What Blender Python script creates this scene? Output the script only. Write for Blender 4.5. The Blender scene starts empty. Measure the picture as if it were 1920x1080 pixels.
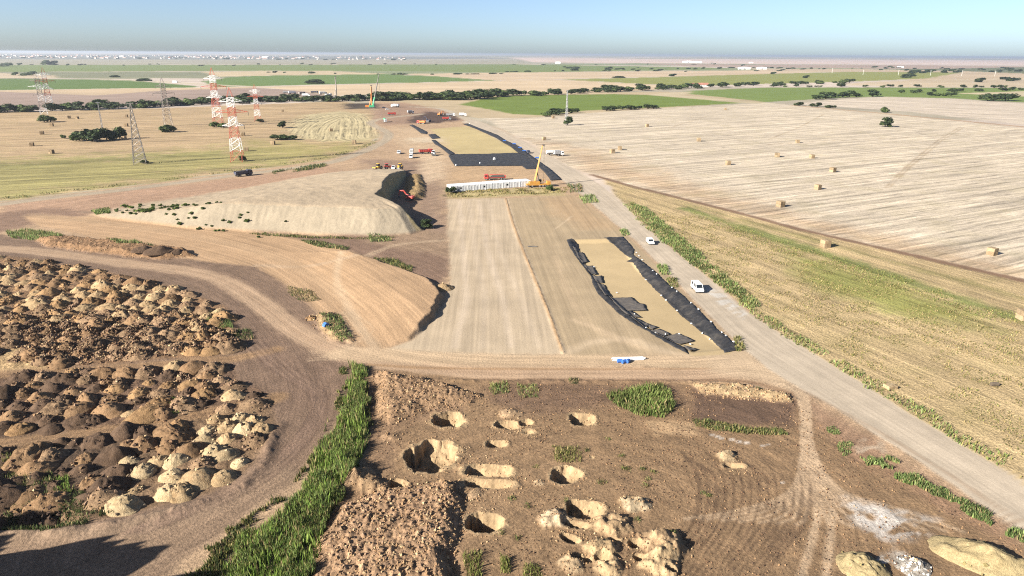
import bpy, math, random
import numpy as np
from mathutils import Vector, Matrix
from mathutils.geometry import delaunay_2d_cdt

# ------------------------------------------------------------------ camera, sky, sun
scene = bpy.context.scene
COL = scene.collection
CAM_H, F_PX, PITCH, ROLL = 60.0, 1280.0, math.radians(18.93), math.radians(0.33)
fwd = Vector((0, math.cos(PITCH), -math.sin(PITCH)))
up0 = Vector((0, math.sin(PITCH), math.cos(PITCH)))
rt0 = Vector((1, 0, 0))
rt = rt0 * math.cos(ROLL) + up0 * math.sin(ROLL)
upv = up0 * math.cos(ROLL) - rt0 * math.sin(ROLL)
cam_d = bpy.data.cameras.new('camera')
cam_d.sensor_width = 36.0
cam_d.lens = 36.0 * F_PX / 1920.0
cam_d.clip_start, cam_d.clip_end = 0.5, 200000.0
cam = bpy.data.objects.new('camera', cam_d)
COL.objects.link(cam)
m = Matrix.Identity(4)
for i, v in enumerate((rt, upv, -fwd)):
    m[0][i], m[1][i], m[2][i] = v
m[0][3], m[1][3], m[2][3] = 0, 0, CAM_H
cam.matrix_world = m
scene.camera = cam

SUN_EL = math.radians(26.0)
SHD = Vector((0.84, 0.54, 0)).normalized()            # the way shadows fall
sun_dir = Vector((-SHD.x * math.cos(SUN_EL), -SHD.y * math.cos(SUN_EL), math.sin(SUN_EL)))
w = bpy.data.worlds.new('World')
scene.world = w
w.use_nodes = True
nt = w.node_tree
sky = nt.nodes.new('ShaderNodeTexSky')
sky.sky_type = 'NISHITA'
sky.sun_disc = False
sky.sun_elevation = SUN_EL
sky.sun_rotation = math.atan2(sun_dir.x, sun_dir.y)
sky.air_density, sky.dust_density, sky.ozone_density = 0.55, 0.85, 1.9
bg = nt.nodes['Background']
bg.inputs['Strength'].default_value = 0.053
nt.links.new(sky.outputs[0], bg.inputs[0])
sd_ = bpy.data.lights.new('sun', 'SUN')
sd_.energy, sd_.angle, sd_.color = 5.0, math.radians(0.5), (1.0, 0.95, 0.86)
sun = bpy.data.objects.new('sun', sd_)
sun.rotation_euler = sun_dir.to_track_quat('Z', 'Y').to_euler()
COL.objects.link(sun)
scene.view_settings.view_transform = 'Standard'
scene.view_settings.look = 'None'
scene.view_settings.gamma = 1.0
scene.view_settings.exposure = 1.72
scene.cycles.use_denoising = False
scene.cycles.filter_width = 1.15
scene.cycles.max_bounces = 5
scene.cycles.volume_bounces = 0

# ------------------------------------------------------------------ helpers
rng = np.random.default_rng(7)
random.seed(7)


def lin(v):
    v = v / 255.0
    return v / 12.92 if v <= 0.04045 else ((v + 0.055) / 1.055) ** 2.4


def C(r, g, b, k=0.60):
    """base colour of a level surface whose sunlit look is this sRGB value"""
    k = k * 0.75
    return np.array([lin(r) * k, lin(g) * k, lin(b) * k])


def G(px, py, z=0.0):
    """pixel of the 1920 x 1080 picture -> (x, y) on the level z"""
    d = fwd + rt * ((px - 960.0) / F_PX) + upv * ((540.0 - py) / F_PX)
    if d.z > -0.0012:
        d.z = -0.0012
    t = (z - CAM_H) / d.z
    return (d.x * t, d.y * t)


def GP(pts, z=0.0):
    return np.array([G(p[0], p[1], p[2] if len(p) > 2 else z) for p in pts])


def hsh(ix, iy, seed):
    h = (ix.astype(np.int64) * 374761393 + iy.astype(np.int64) * 668265263 + seed * 1442695041) & 0xFFFFFFFF
    h = ((h ^ (h >> 13)) * 1274126177) & 0xFFFFFFFF
    h = h ^ (h >> 16)
    return (h & 0xFFFF) / 65535.0


def vn(x, y, seed=0):
    ix, iy = np.floor(x), np.floor(y)
    fx, fy = x - ix, y - iy
    fx = fx * fx * (3 - 2 * fx)
    fy = fy * fy * (3 - 2 * fy)
    a, b = hsh(ix, iy, seed), hsh(ix + 1, iy, seed)
    c, d = hsh(ix, iy + 1, seed), hsh(ix + 1, iy + 1, seed)
    return (a + (b - a) * fx) * (1 - fy) + (c + (d - c) * fx) * fy


def fbm(x, y, size, octv=3, seed=0):
    """-1..1"""
    s, a, t = 0.0, 1.0, 0.0
    f = 1.0 / size
    for o in range(octv):
        s = s + a * (vn(x * f + 17.3 * o, y * f - 9.1 * o, seed + o) * 2 - 1)
        t += a
        a *= 0.5
        f *= 2.03
    return s / t


def sstep(a, b, x):
    t = np.clip((x - a) / (b - a), 0, 1)
    return t * t * (3 - 2 * t)


def poly_sd(P, x, y):
    """signed distance, positive inside"""
    n = len(P)
    d2 = np.full(x.shape, 1e18)
    ins = np.zeros(x.shape, bool)
    for i in range(n):
        ax, ay = P[i]
        bx, by = P[(i + 1) % n]
        ex, ey = bx - ax, by - ay
        L = ex * ex + ey * ey + 1e-12
        t = np.clip(((x - ax) * ex + (y - ay) * ey) / L, 0, 1)
        dx, dy = x - ax - t * ex, y - ay - t * ey
        d2 = np.minimum(d2, dx * dx + dy * dy)
        if ay != by:
            c = ((ay > y) != (by > y)) & (x < ax + (y - ay) / (by - ay) * ex)
            ins ^= c
    d = np.sqrt(d2)
    return np.where(ins, d, -d)


def line_d(P, x, y):
    """distance, signed side, arc length along a polyline"""
    best = np.full(x.shape, 1e18)
    side = np.zeros(x.shape)
    arc = np.zeros(x.shape)
    acc = 0.0
    for i in range(len(P) - 1):
        ax, ay = P[i]
        bx, by = P[i + 1]
        ex, ey = bx - ax, by - ay
        L = ex * ex + ey * ey + 1e-12
        tr = ((x - ax) * ex + (y - ay) * ey) / L
        t = np.clip(tr, 0, 1)
        dx, dy = x - ax - t * ex, y - ay - t * ey
        d2 = dx * dx + dy * dy
        b = d2 < best
        best = np.where(b, d2, best)
        side = np.where(b, np.sign(ex * (y - ay) - ey * (x - ax)), side)
        arc = np.where(b, acc + t * math.sqrt(L), arc)
        acc += math.sqrt(L)
    return np.sqrt(best), side, arc


def tag(o, label=None, cat=None, group=None, kind=None):
    if label: o['label'] = label
    if cat: o['category'] = cat
    if group: o['group'] = group
    if kind: o['kind'] = kind
    return o


def np_mesh(name, V, F, mat, cols=None, flow=None, smooth=True):
    V = np.asarray(V, np.float32)
    F = np.asarray(F, np.int32)
    me = bpy.data.meshes.new(name)
    n, k = F.shape
    me.vertices.add(len(V))
    me.vertices.foreach_set('co', V.ravel())
    me.loops.add(n * k)
    me.loops.foreach_set('vertex_index', F.ravel())
    me.polygons.add(n)
    me.polygons.foreach_set('loop_start', np.arange(0, n * k, k, dtype=np.int32))
    me.polygons.foreach_set('use_smooth', np.full(n, smooth, bool))
    if cols is not None:
        a = me.attributes.new('Col', 'FLOAT_COLOR', 'POINT')
        a.data.foreach_set('color', np.hstack([cols, np.ones((len(V), 1))]).astype(np.float32).ravel())
    if flow is not None:
        a = me.attributes.new('Flow', 'FLOAT_VECTOR', 'POINT')
        a.data.foreach_set('vector', flow.astype(np.float32).ravel())
    me.update(calc_edges=True)
    if mat: me.materials.append(mat)
    return me


def link(name, me, parent=None, loc=None):
    o = bpy.data.objects.new(name, me)
    COL.objects.link(o)
    if parent is not None: o.parent = parent
    if loc is not None: o.location = loc
    return o


# ------------------------------------------------------------------ materials
def nodes(name):
    mt = bpy.data.materials.new(name)
    mt.use_nodes = True
    t = mt.node_tree
    return mt, t, t.nodes, t.links, t.nodes['Principled BSDF']


def N(t, typ, **kw):
    n = t.nodes.new(typ)
    for k, v in kw.items():
        setattr(n, k, v)
    return n


def noise(t, L, vec, scale, detail=4, rough=0.6, dist=0.0):
    n = N(t, 'ShaderNodeTexNoise')
    n.inputs['Scale'].default_value = scale
    n.inputs['Detail'].default_value = detail
    n.inputs['Roughness'].default_value = rough
    n.inputs['Distortion'].default_value = dist
    L.new(vec, n.inputs['Vector'])
    return n.outputs['Fac']


def rmap(t, L, fac, a, b, lo, hi):
    n = N(t, 'ShaderNodeMapRange')
    n.inputs[1].default_value, n.inputs[2].default_value = a, b
    n.inputs[3].default_value, n.inputs[4].default_value = lo, hi
    L.new(fac, n.inputs[0])
    return n.outputs[0]


def mathn(t, L, op, a, b):
    n = N(t, 'ShaderNodeMath', operation=op)
    for i, v in enumerate((a, b)):
        if isinstance(v, (int, float)): n.inputs[i].default_value = v
        else: L.new(v, n.inputs[i])
    return n.outputs[0]


def mixc(t, L, typ, fac, a, b):
    n = N(t, 'ShaderNodeMix', data_type='RGBA', blend_type=typ)
    n.clamp_factor = True
    for idx, v in ((0, fac), (6, a), (7, b)):
        if isinstance(v, (int, float)): n.inputs[idx].default_value = v
        elif isinstance(v, (tuple, list, np.ndarray)): n.inputs[idx].default_value = (*v[:3], 1)
        else: L.new(v, n.inputs[idx])
    return n.outputs[2]


def ground_mat(name, fine=3.0, fa=0.25, mid=0.25, ma=0.2, period=0, pa=0.3, stretch=18, period2=0, pa2=0.0,
               tint=None, tamt=0.0, tsize=0.08, bump=0.15, bscale=2.0, rough=0.95, rows=None):
    mt, t, ns, L, bs = nodes(name)
    at = N(t, 'ShaderNodeAttribute', attribute_name='Col')
    geo = N(t, 'ShaderNodeNewGeometry')
    pos = geo.outputs['Position']
    n1 = noise(t, L, pos, fine, 6, 0.65)
    n2 = noise(t, L, pos, mid, 4, 0.6)
    f = mathn(t, L, 'MULTIPLY', rmap(t, L, n1, 0.3, 0.7, 1 - fa, 1 + fa), rmap(t, L, n2, 0.3, 0.7, 1 - ma, 1 + ma))
    hgt = n1
    fl = N(t, 'ShaderNodeAttribute', attribute_name='Flow').outputs['Vector']
    for per, amp in ((period, pa), (period2, pa2)):
        if not per: continue
        mp = N(t, 'ShaderNodeVectorMath', operation='MULTIPLY')
        mp.inputs[1].default_value = (1.0 / per, 1.0 / (per * stretch), 1)
        L.new(fl, mp.inputs[0])
        s = noise(t, L, mp.outputs[0], 1.0, 3, 0.6, 0.4)
        f = mathn(t, L, 'MULTIPLY', f, rmap(t, L, s, 0.32, 0.66, 1 - amp, 1 + amp))
        hgt = mathn(t, L, 'ADD', hgt, mathn(t, L, 'MULTIPLY', s, 0.6))
    if rows:
        rp, rw, ra, rwob = rows
        sx = N(t, 'ShaderNodeSeparateXYZ')
        L.new(fl, sx.inputs[0])
        mp = N(t, 'ShaderNodeVectorMath', operation='MULTIPLY')
        mp.inputs[1].default_value = (1.0 / 9, 1.0 / 28, 1)
        L.new(fl, mp.inputs[0])
        wob = noise(t, L, mp.outputs[0], 1.0, 3, 0.6)
        ph = mathn(t, L, 'ADD', mathn(t, L, 'MULTIPLY', sx.outputs[0], 6.2832 / rp), mathn(t, L, 'MULTIPLY', wob, rwob))
        sn = mathn(t, L, 'SINE', ph, 0)
        ln = rmap(t, L, sn, 1 - rw, 1.0, 0, 1)
        mp2 = N(t, 'ShaderNodeVectorMath', operation='MULTIPLY')
        mp2.inputs[1].default_value = (1.0 / 4, 1.0 / 16, 1)
        L.new(fl, mp2.inputs[0])
        gap = rmap(t, L, noise(t, L, mp2.outputs[0], 1.0, 4, 0.7), 0.40, 0.60, 0.0, 1.0)
        f = mathn(t, L, 'MULTIPLY', f, mathn(t, L, 'SUBTRACT', 1.0, mathn(t, L, 'MULTIPLY', mathn(t, L, 'MULTIPLY', ln, gap), ra)))
    c = N(t, 'ShaderNodeVectorMath', operation='SCALE')
    L.new(at.outputs['Color'], c.inputs[0])
    L.new(f, c.inputs['Scale'])
    out = c.outputs[0]
    if tint is not None:
        n3 = noise(t, L, pos, tsize, 5, 0.62)
        out = mixc(t, L, 'MIX', rmap(t, L, n3, 0.48, 0.72, 0, tamt), out, tint)
    L.new(out, bs.inputs['Base Color'])
    bs.inputs['Roughness'].default_value = rough
    bs.inputs['Specular IOR Level'].default_value = 0.15
    if bump:
        b = N(t, 'ShaderNodeBump')
        b.inputs['Strength'].default_value = 1.0
        b.inputs['Distance'].default_value = bump
        n4 = noise(t, L, pos, bscale, 6, 0.7)
        L.new(mathn(t, L, 'ADD', hgt, n4), b.inputs['Height'])
        L.new(b.outputs[0], bs.inputs['Normal'])
    return mt


def paint(name, rgb, rough=0.5, metal=0.0, var=0.18, scale=1.5, dirt=None, damt=0.3, bump=0.0):
    mt, t, ns, L, bs = nodes(name)
    tc = N(t, 'ShaderNodeTexCoord').outputs['Object']
    n1 = noise(t, L, tc, scale, 5, 0.6)
    c = N(t, 'ShaderNodeVectorMath', operation='SCALE')
    c.inputs[0].default_value = tuple(v * 0.82 for v in rgb)
    L.new(rmap(t, L, n1, 0.3, 0.7, 1 - var, 1 + var), c.inputs['Scale'])
    out = c.outputs[0]
    if dirt is not None:
        n2 = noise(t, L, tc, scale * 0.8, 6, 0.7)
        out = mixc(t, L, 'MIX', rmap(t, L, n2, 0.45, 0.75, 0, damt), out, dirt)
    L.new(out, bs.inputs['Base Color'])
    bs.inputs['Roughness'].default_value = rough
    bs.inputs['Metallic'].default_value = metal
    if bump:
        b = N(t, 'ShaderNodeBump')
        b.inputs['Distance'].default_value = bump
        L.new(n1, b.inputs['Height'])
        L.new(b.outputs[0], bs.inputs['Normal'])
    return mt


def attr_mat(name, rough=0.9, var=0.15, scale=4.0, trans=0.0, rnd=0.0):
    mt, t, ns, L, bs = nodes(name)
    at = N(t, 'ShaderNodeAttribute', attribute_name='Col')
    geo = N(t, 'ShaderNodeNewGeometry')
    n1 = noise(t, L, geo.outputs['Position'], scale, 4, 0.6)
    f = rmap(t, L, n1, 0.3, 0.7, 1 - var, 1 + var)
    if rnd:
        oi = N(t, 'ShaderNodeObjectInfo')
        f = mathn(t, L, 'MULTIPLY', f, rmap(t, L, oi.outputs['Random'], 0, 1, 1 - rnd, 1 + rnd))
    c = N(t, 'ShaderNodeVectorMath', operation='SCALE')
    L.new(at.outputs['Color'], c.inputs[0])
    L.new(f, c.inputs['Scale'])
    L.new(c.outputs[0], bs.inputs['Base Color'])
    bs.inputs['Roughness'].default_value = rough
    bs.inputs['Specular IOR Level'].default_value = 0.2
    if trans:
        tr = N(t, 'ShaderNodeBsdfTranslucent')
        L.new(c.outputs[0], tr.inputs['Color'])
        mx = N(t, 'ShaderNodeMixShader')
        mx.inputs[0].default_value = trans
        L.new(bs.outputs[0], mx.inputs[1])
        L.new(tr.outputs[0], mx.inputs[2])
        L.new(mx.outputs[0], ns['Material Output'].inputs['Surface'])
    return mt


def heap_mat(name, rgb, rgb2, bump=0.25):
    mt, t, ns, L, bs = nodes(name)
    geo = N(t, 'ShaderNodeNewGeometry')
    pos = geo.outputs['Position']
    n1 = noise(t, L, pos, 0.9, 6, 0.7)
    n2 = noise(t, L, pos, 6.0, 4, 0.65)
    out = mixc(t, L, 'MIX', rmap(t, L, n1, 0.42, 0.68, 0, 0.85), rgb, rgb2)
    oi = N(t, 'ShaderNodeObjectInfo')
    f = mathn(t, L, 'MULTIPLY', rmap(t, L, n2, 0.3, 0.7, 0.72, 1.28), rmap(t, L, oi.outputs['Random'], 0, 1, 0.75, 1.22))
    c = N(t, 'ShaderNodeVectorMath', operation='SCALE')
    L.new(out, c.inputs[0])
    L.new(f, c.inputs['Scale'])
    L.new(c.outputs[0], bs.inputs['Base Color'])
    bs.inputs['Roughness'].default_value = 0.97
    bs.inputs['Specular IOR Level'].default_value = 0.1
    b = N(t, 'ShaderNodeBump')
    b.inputs['Distance'].default_value = bump
    L.new(mathn(t, L, 'ADD', n1, mathn(t, L, 'MULTIPLY', n2, 0.5)), b.inputs['Height'])
    L.new(b.outputs[0], bs.inputs['Normal'])
    return mt


GM = {
    'far': ground_mat('far_land', fine=0.01, fa=0.10, mid=0.002, ma=0.10, bump=0, period=60, pa=0.10),
    'stubble': ground_mat('stubble', fine=0.9, fa=0.22, mid=0.06, ma=0.10, period=1.5, pa=0.26, stretch=24, period2=6.0, pa2=0.26,
                          tint=C(160, 148, 100), tamt=0.38, tsize=0.06, bump=0.12, bscale=1.5, rows=(5.5, 0.5, 0.42, 9.0)),
    'curved': ground_mat('windrowed_stubble', fine=0.7, fa=0.15, mid=0.06, ma=0.10, period=1.5, pa=0.28, stretch=30, period2=3.6, pa2=0.22, bump=0.1, rows=(5.2, 0.75, 0.62, 5.0)),
    'weedy': ground_mat('weedy_stubble', fine=2.2, fa=0.45, mid=0.10, ma=0.10, period=1.4, pa=0.22, stretch=14, period2=7.0, pa2=0.16,
                        rows=(6.5, 0.9, 0.30, 8.0), tint=C(150, 142, 84), tamt=0.34, tsize=0.09, bump=0.25, bscale=1.2),
    'crop': ground_mat('crop', fine=0.4, fa=0.16, mid=0.03, ma=0.08, period=8.0, pa=0.10, stretch=40, bump=0),
    'gravel': ground_mat('gravel', fine=2.5, fa=0.10, mid=0.25, ma=0.09, period=0.9, pa=0.10, stretch=30, period2=2.6, pa2=0.07, bump=0.03, bscale=4),
    'track': ground_mat('packed_dirt', fine=2.0, fa=0.12, mid=0.2, ma=0.09, period=0.55, pa=0.14, stretch=40, period2=1.8, pa2=0.10, bump=0.07),
    'platform': ground_mat('graded_earth', fine=2.2, fa=0.12, mid=0.12, ma=0.07, period=0.9, pa=0.10, stretch=45, period2=3.5, pa2=0.09, bump=0.04),
    'scraped': ground_mat('scraped_earth', fine=2.0, fa=0.14, mid=0.12, ma=0.09, period=0.9, pa=0.16, stretch=35, period2=4.0, pa2=0.12, bump=0.07),
    'sand': ground_mat('fine_sand', fine=1.0, fa=0.05, mid=0.1, ma=0.05, bump=0.02),
    'soil': ground_mat('bare_soil', fine=2.4, fa=0.34, mid=0.35, ma=0.15, period=0.7, pa=0.13, stretch=14, period2=3.0, pa2=0.10, bump=0.12, bscale=2.5),
    'stock': ground_mat('stockpiled_sand', fine=1.2, fa=0.10, mid=0.15, ma=0.08, bump=0.10, bscale=0.9),
    'clod': ground_mat('cloddy_soil', fine=1.3, fa=0.34, mid=0.4, ma=0.2, bump=0.3, bscale=1.6),
    'pit': ground_mat('dug_soil', fine=1.5, fa=0.2, mid=0.5, ma=0.18, bump=0.15, bscale=2.0),
}

# ------------------------------------------------------------------ terrain map
# tessellation: finer near the place the picture was taken from
un = 840
u_in = np.linspace(-0.80, 0.80, un)
ext = 0.80 + np.cumsum(0.002 * 1.22 ** np.arange(1, 34))
U = np.concatenate([-ext[::-1], u_in, ext])
Yr = [44.0]
while Yr[-1] < 45000:
    y = Yr[-1]
    Yr.append(y * (1.0031 if y < 430 else 1.008 if y < 1500 else 1.03))
Yr = np.array(Yr)
NR, NC = len(Yr), len(U)
YY, UU = np.meshgrid(Yr, U, indexing='ij')
gx, gy = (UU * YY).ravel(), YY.ravel()
NP_ = gx.size

CLS = ['land', 'build', 'gravel_road', 'haul_road', 'dirt_track', 'platform_pale', 'platform_tan', 'sand_bed', 'field_right', 'field_left',
       'field_curved', 'field_weedy', 'crop', 'ploughed', 'stock', 'cleared', 'dig', 'dump', 'bank', 'farfield', 'brown', 'cut', 'field_upper']
CI = {c: i for i, c in enumerate(CLS)}
col = np.zeros((NP_, 3))
cls = np.zeros(NP_, np.int16)
n_edge = fbm(gx, gy, 9.0, 3, 5)
n_edge2 = fbm(gx, gy, 1.6, 2, 15)


def sel(P, margin):
    x0, y0 = P.min(0) - margin
    x1, y1 = P.max(0) + margin
    return np.nonzero((gx > x0) & (gx < x1) & (gy > y0) & (gy < y1))[0]


def layer(c, pts, rgb, soft=1.0, wob=1.0, amt=1.0, k=0.60, z=0.0, world=None, patchy=None):
    P = world if world is not None else GP(pts, z)
    rgb = C(*rgb, k) if max(rgb) > 1.5 else np.array(rgb)
    I = sel(P, 60)
    x, y = gx[I], gy[I]
    sc = np.maximum(1.0, y / 180.0)
    d = poly_sd(P, x, y) + (n_edge[I] * 1.0 + n_edge2[I] * 0.35) * wob * sc
    mk = sstep(-1, 1, d / (soft * sc)) * amt
    if patchy: mk = mk * sstep(-0.25, 0.3, fbm(x * 0.8 + y * 0.5, y * 1.6 - x * 0.9, patchy, 4, 611))
    col[I] = col[I] * (1 - mk[:, None]) + rgb * mk[:, None]
    if c is not None:
        J = I[d > 0]
        cls[J] = CI[c]


def track(c, pts, wid, rgb, amt=1.0, soft=0.4, wob=0.3, k=0.60):
    P = GP(pts)
    rgb = C(*rgb, k)
    I = sel(P, wid * 2 + 6)
    d, s, a = line_d(P, gx[I], gy[I])
    d = wid / 2 - d + (n_edge[I] + n_edge2[I] * 0.6) * wob
    mk = sstep(-1, 1, d / soft) * amt
    col[I] = col[I] * (1 - mk[:, None]) + rgb * mk[:, None]
    if c is not None:
        cls[I[d > 0]] = CI[c]


def smooth_px(pts, n=8):
    """Catmull-Rom through picture points"""
    p = [np.array(q, float) for q in pts]
    p = [2 * p[0] - p[1]] + p + [2 * p[-1] - p[-2]]
    out = []
    for i in range(1, len(p) - 2):
        for t in np.linspace(0, 1, n, endpoint=False):
            a, b, c_, d = p[i - 1], p[i], p[i + 1], p[i + 2]
            out.append(0.5 * (2 * b + (c_ - a) * t + (2 * a - 5 * b + 4 * c_ - d) * t ** 2 + (3 * b - a - 3 * c_ + d) * t ** 3))
    out.append(p[-2])
    return [tuple(q) for q in out]


# base: hazy plain of pale and grey-green parcels far off
far = fbm(gx * 0.25, gy, 1500, 3, 41)
parcel = vn(np.floor(gx / 900 + 0.3 * np.floor(gy / 700)), np.floor(gy / 700), 77)
col[:] = C(196, 184, 160)
mk = (parcel > 0.55)[:, None]
col[:] = np.where(mk, C(226, 208, 190), col)
mk = (parcel < 0.28)[:, None]
col[:] = np.where(mk, C(160, 165, 125), col)
Wd = 3000
XL, XR = -900, 2900
# ---- far bands
layer('farfield', [(XL, 92), (0, 101), (300, 103), (560, 105), (900, 107), (960, 110), (560, 112), (0, 111.5), (XL, 108)], (150, 150, 140), 1)
layer('farfield', [(XL, 107), (0, 111), (480, 112), (960, 111), (1200, 116), (960, 121), (480, 121), (0, 122), (XL, 118)], (186, 178, 155), 1)
layer('farfield', [(960, 108.5), (1400, 111), (1920, 113), (XR, 117), (XR, 124), (1920, 122), (1440, 120), (1000, 117)], (240, 214, 198), 1)
layer('farfield', [(1200, 119), (1440, 121.5), (1700, 122), (1920, 124), (XR, 130), (XR, 138), (1920, 132), (1600, 128), (1300, 125)], (196, 170, 150), 1)
layer('farfield', [(1760, 129), (1920, 126), (XR, 130), (XR, 142), (1920, 139), (1500, 132), (1400, 130)], (128, 132, 95), 1)
layer('crop', [(XL, 116), (0, 122), (480, 121.5), (960, 120.5), (1300, 126), (1400, 129), (1300, 131), (960, 136), (720, 133), (480, 132.5), (0, 135), (XL, 131)], (138, 152, 88), 1)
layer('farfield', [(XL, 131), (0, 135.2), (400, 135), (480, 144), (400, 147), (0, 147.5), (XL, 143)], (150, 150, 118), 1)
layer('farfield', [(XL, 131), (0, 137), (95, 141), (115, 146), (0, 147), (XL, 143)], (222, 200, 168), 1)
layer('farfield', [(380, 135), (480, 133.5), (620, 133), (735, 139), (480, 142), (412, 144)], (226, 203, 165), 1)
layer('crop', [(430, 145), (480, 142), (720, 139), (820, 143), (930, 151), (800, 154.5), (600, 158.5), (480, 161.5), (400, 163), (380, 152)], (122, 146, 78), 1)
layer('crop', [(XL, 143), (0, 148), (150, 148), (260, 152), (375, 162), (360, 164), (0, 169), (XL, 165)], (112, 136, 68), 1)
track('dirt_track', [(190, 147.5), (330, 155), (400, 159), (480, 162.5)], 22, (222, 205, 175), 1, 4, 3)
layer('farfield', [(735, 139), (800, 138), (960, 136), (1440, 131.5), (1560, 134), (1440, 139), (1040, 148.5), (960, 150), (930, 151), (820, 143)], (226, 200, 166), 1)
layer('farfield', [(1400, 129), (1600, 129), (1800, 133), (1920, 138), (XR, 146), (XR, 160), (1920, 164), (1780, 160), (1600, 136), (1440, 133)], (214, 190, 158), 1)
layer('crop', [(1050, 149), (1200, 145.5), (1440, 138.5), (1600, 134.5), (1800, 136), (1740, 147), (1600, 153), (1440, 157), (1290, 162)], (160, 162, 88), 1)
layer('farfield', [(XL, 165), (0, 169.5), (360, 164.5), (480, 162.5), (480, 168), (330, 169), (180, 180), (0, 174), (XL, 170)], (216, 190, 155), 1)
layer('ploughed', [(XL, 169), (0, 172), (180, 179), (320, 169), (480, 164.5), (600, 172), (640, 183), (480, 191), (240, 201), (0, 209), (XL, 214)], (182, 158, 142), 1)
layer('farfield', [(480, 163), (800, 155), (930, 151.5), (960, 150), (1050, 149.5), (1290, 162.5), (1240, 167), (1060, 177), (880, 180), (720, 186), (640, 183), (560, 170)], (230, 204, 168), 1)
layer('farfield', [(640, 178), (700, 177), (770, 179), (740, 184), (650, 184)], (238, 226, 205), 1)
layer('farfield', [(1560, 158), (1700, 151), (1920, 146), (XR, 150), (XR, 165), (1920, 164), (1700, 163.5)], (220, 198, 165), 1)
layer('crop', [(1250, 176), (1300, 170), (1440, 164), (1680, 164), (XR, 168), (XR, 205), (1920, 192), (1780, 184), (1650, 181), (1560, 184), (1440, 191), (1390, 192)], (134, 152, 76), 1)
layer('farfield', [(1790, 175), (1920, 171), (XR, 174), (XR, 186), (1920, 181)], (222, 204, 165), 1)
# ---- big fields
layer('farfield', [(700, 190), (860, 181), (960, 175), (1250, 172), (1430, 190), (1200, 206), (1000, 222), (900, 222), (760, 205)], (206, 184, 148), 1)
layer('crop', [(862, 196), (905, 185), (960, 179), (1150, 176.5), (1215, 178), (1372, 190), (1400, 193), (1240, 201), (1100, 207), (1012, 216), (960, 214), (915, 205)], (128, 146, 64), 1)
layer('farfield', [(1215, 178), (1260, 173), (1300, 172), (1280, 179), (1420, 191), (1470, 195), (1400, 194)], (215, 196, 160), 1)
layer('field_upper', [(1490, 195), (1560, 187), (1650, 182), (1780, 185), (1920, 194), (XR, 225), (XR, 300), (1920, 234), (1700, 209)], (232, 214, 192), 1)
layer('field_right', [(905, 221), (1000, 221), (1060, 215), (1240, 203), (1440, 193), (1500, 198), (1700, 217), (1920, 240), (XR, 320), (XR, 770), (1920, 535), (1500, 432), (1280, 375), (1140, 338), (1060, 310), (1000, 272), (940, 243)], (232, 214, 188), 1.2, 1.2)
track(None, [(1490, 198), (1660, 213), (1920, 238), (2300, 275)], 9, (205, 172, 138), 1, 2.5, 1.5)
track(None, [(1660, 352), (1700, 312), (1760, 262), (1800, 238)], 1.1, (186, 160, 126), 0.6, 0.8, 0.6)
track(None, [(1667, 352), (1708, 312), (1768, 262), (1808, 238)], 1.1, (186, 160, 126), 0.6, 0.8, 0.6)
track(None, [(1440, 262), (1500, 238), (1545, 214)], 1.1, (186, 160, 126), 0.6, 0.8, 0.6)
track(None, [(1180, 248), (1260, 238), (1322, 219)], 1.1, (186, 160, 126), 0.6, 0.8, 0.6)
track(None, [(1440, 271), (1600, 262), (1920, 248)], 1.1, (186, 160, 126), 0.6, 0.8, 0.6)
layer(None, [(1000, 262), (1100, 280), (1300, 345), (1500, 405), (1920, 500), (1920, 530), (1500, 430), (1280, 373), (1100, 322)], (214, 182, 146), 10, 6, 0.8)
layer('field_weedy', [(1130, 334), (1280, 373), (1500, 430), (1920, 527), (XR, 790), (XR, 1500), (1920, 935), (1500, 665), (1330, 530), (1180, 395)], (220, 192, 144), 1.0, 1.0)
track('dirt_track', [(1110, 328), (1180, 348), (1280, 373), (1380, 398), (1500, 430), (1700, 476), (1920, 527), (2400, 645)], 3.6, (150, 120, 96), 1, 1.2, 0.8)
track(None, [(1290, 392), (1400, 430), (1500, 462), (1700, 527), (1920, 602), (2200, 700)], 6.0, (142, 150, 84), 0.9, 3, 2.5)
track(None, [(1290, 384), (1400, 415), (1700, 498), (1920, 560), (2200, 640)], 3.0, (172, 160, 104), 0.7, 2, 2)
layer(None, [(1480, 475), (1640, 520), (1850, 590), (1850, 620), (1650, 590), (1500, 520)], (168, 170, 90), 6, 5, 0.85)
layer('field_left', [(XL, 225), (0, 211), (300, 203), (480, 196), (640, 190), (720, 200), (700, 225), (712, 250), (690, 275), (620, 298), (440, 323), (230, 350), (0, 377), (XL, 470)], (208, 178, 138), 1.2, 1.0)
layer(None, [(XL, 330), (0, 300), (250, 290), (500, 272), (640, 275), (600, 300), (440, 322), (230, 349), (0, 376), (XL, 470)], (172, 168, 98), 14, 16, 0.72)
layer(None, [(XL, 345), (0, 305), (220, 294), (480, 283), (480, 287), (220, 303), (0, 318), (XL, 380)], (146, 142, 88), 4, 5, 0.5)
layer('field_curved', [(540, 232), (575, 215), (640, 208), (690, 215), (700, 232), (708, 255), (690, 265), (600, 266), (545, 256)], (214, 196, 152), 2.5, 2.5)
layer(None, [(470, 262), (600, 267), (690, 266), (660, 285), (600, 298), (480, 285)], (182, 168, 106), 9, 8, 0.55)
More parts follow.
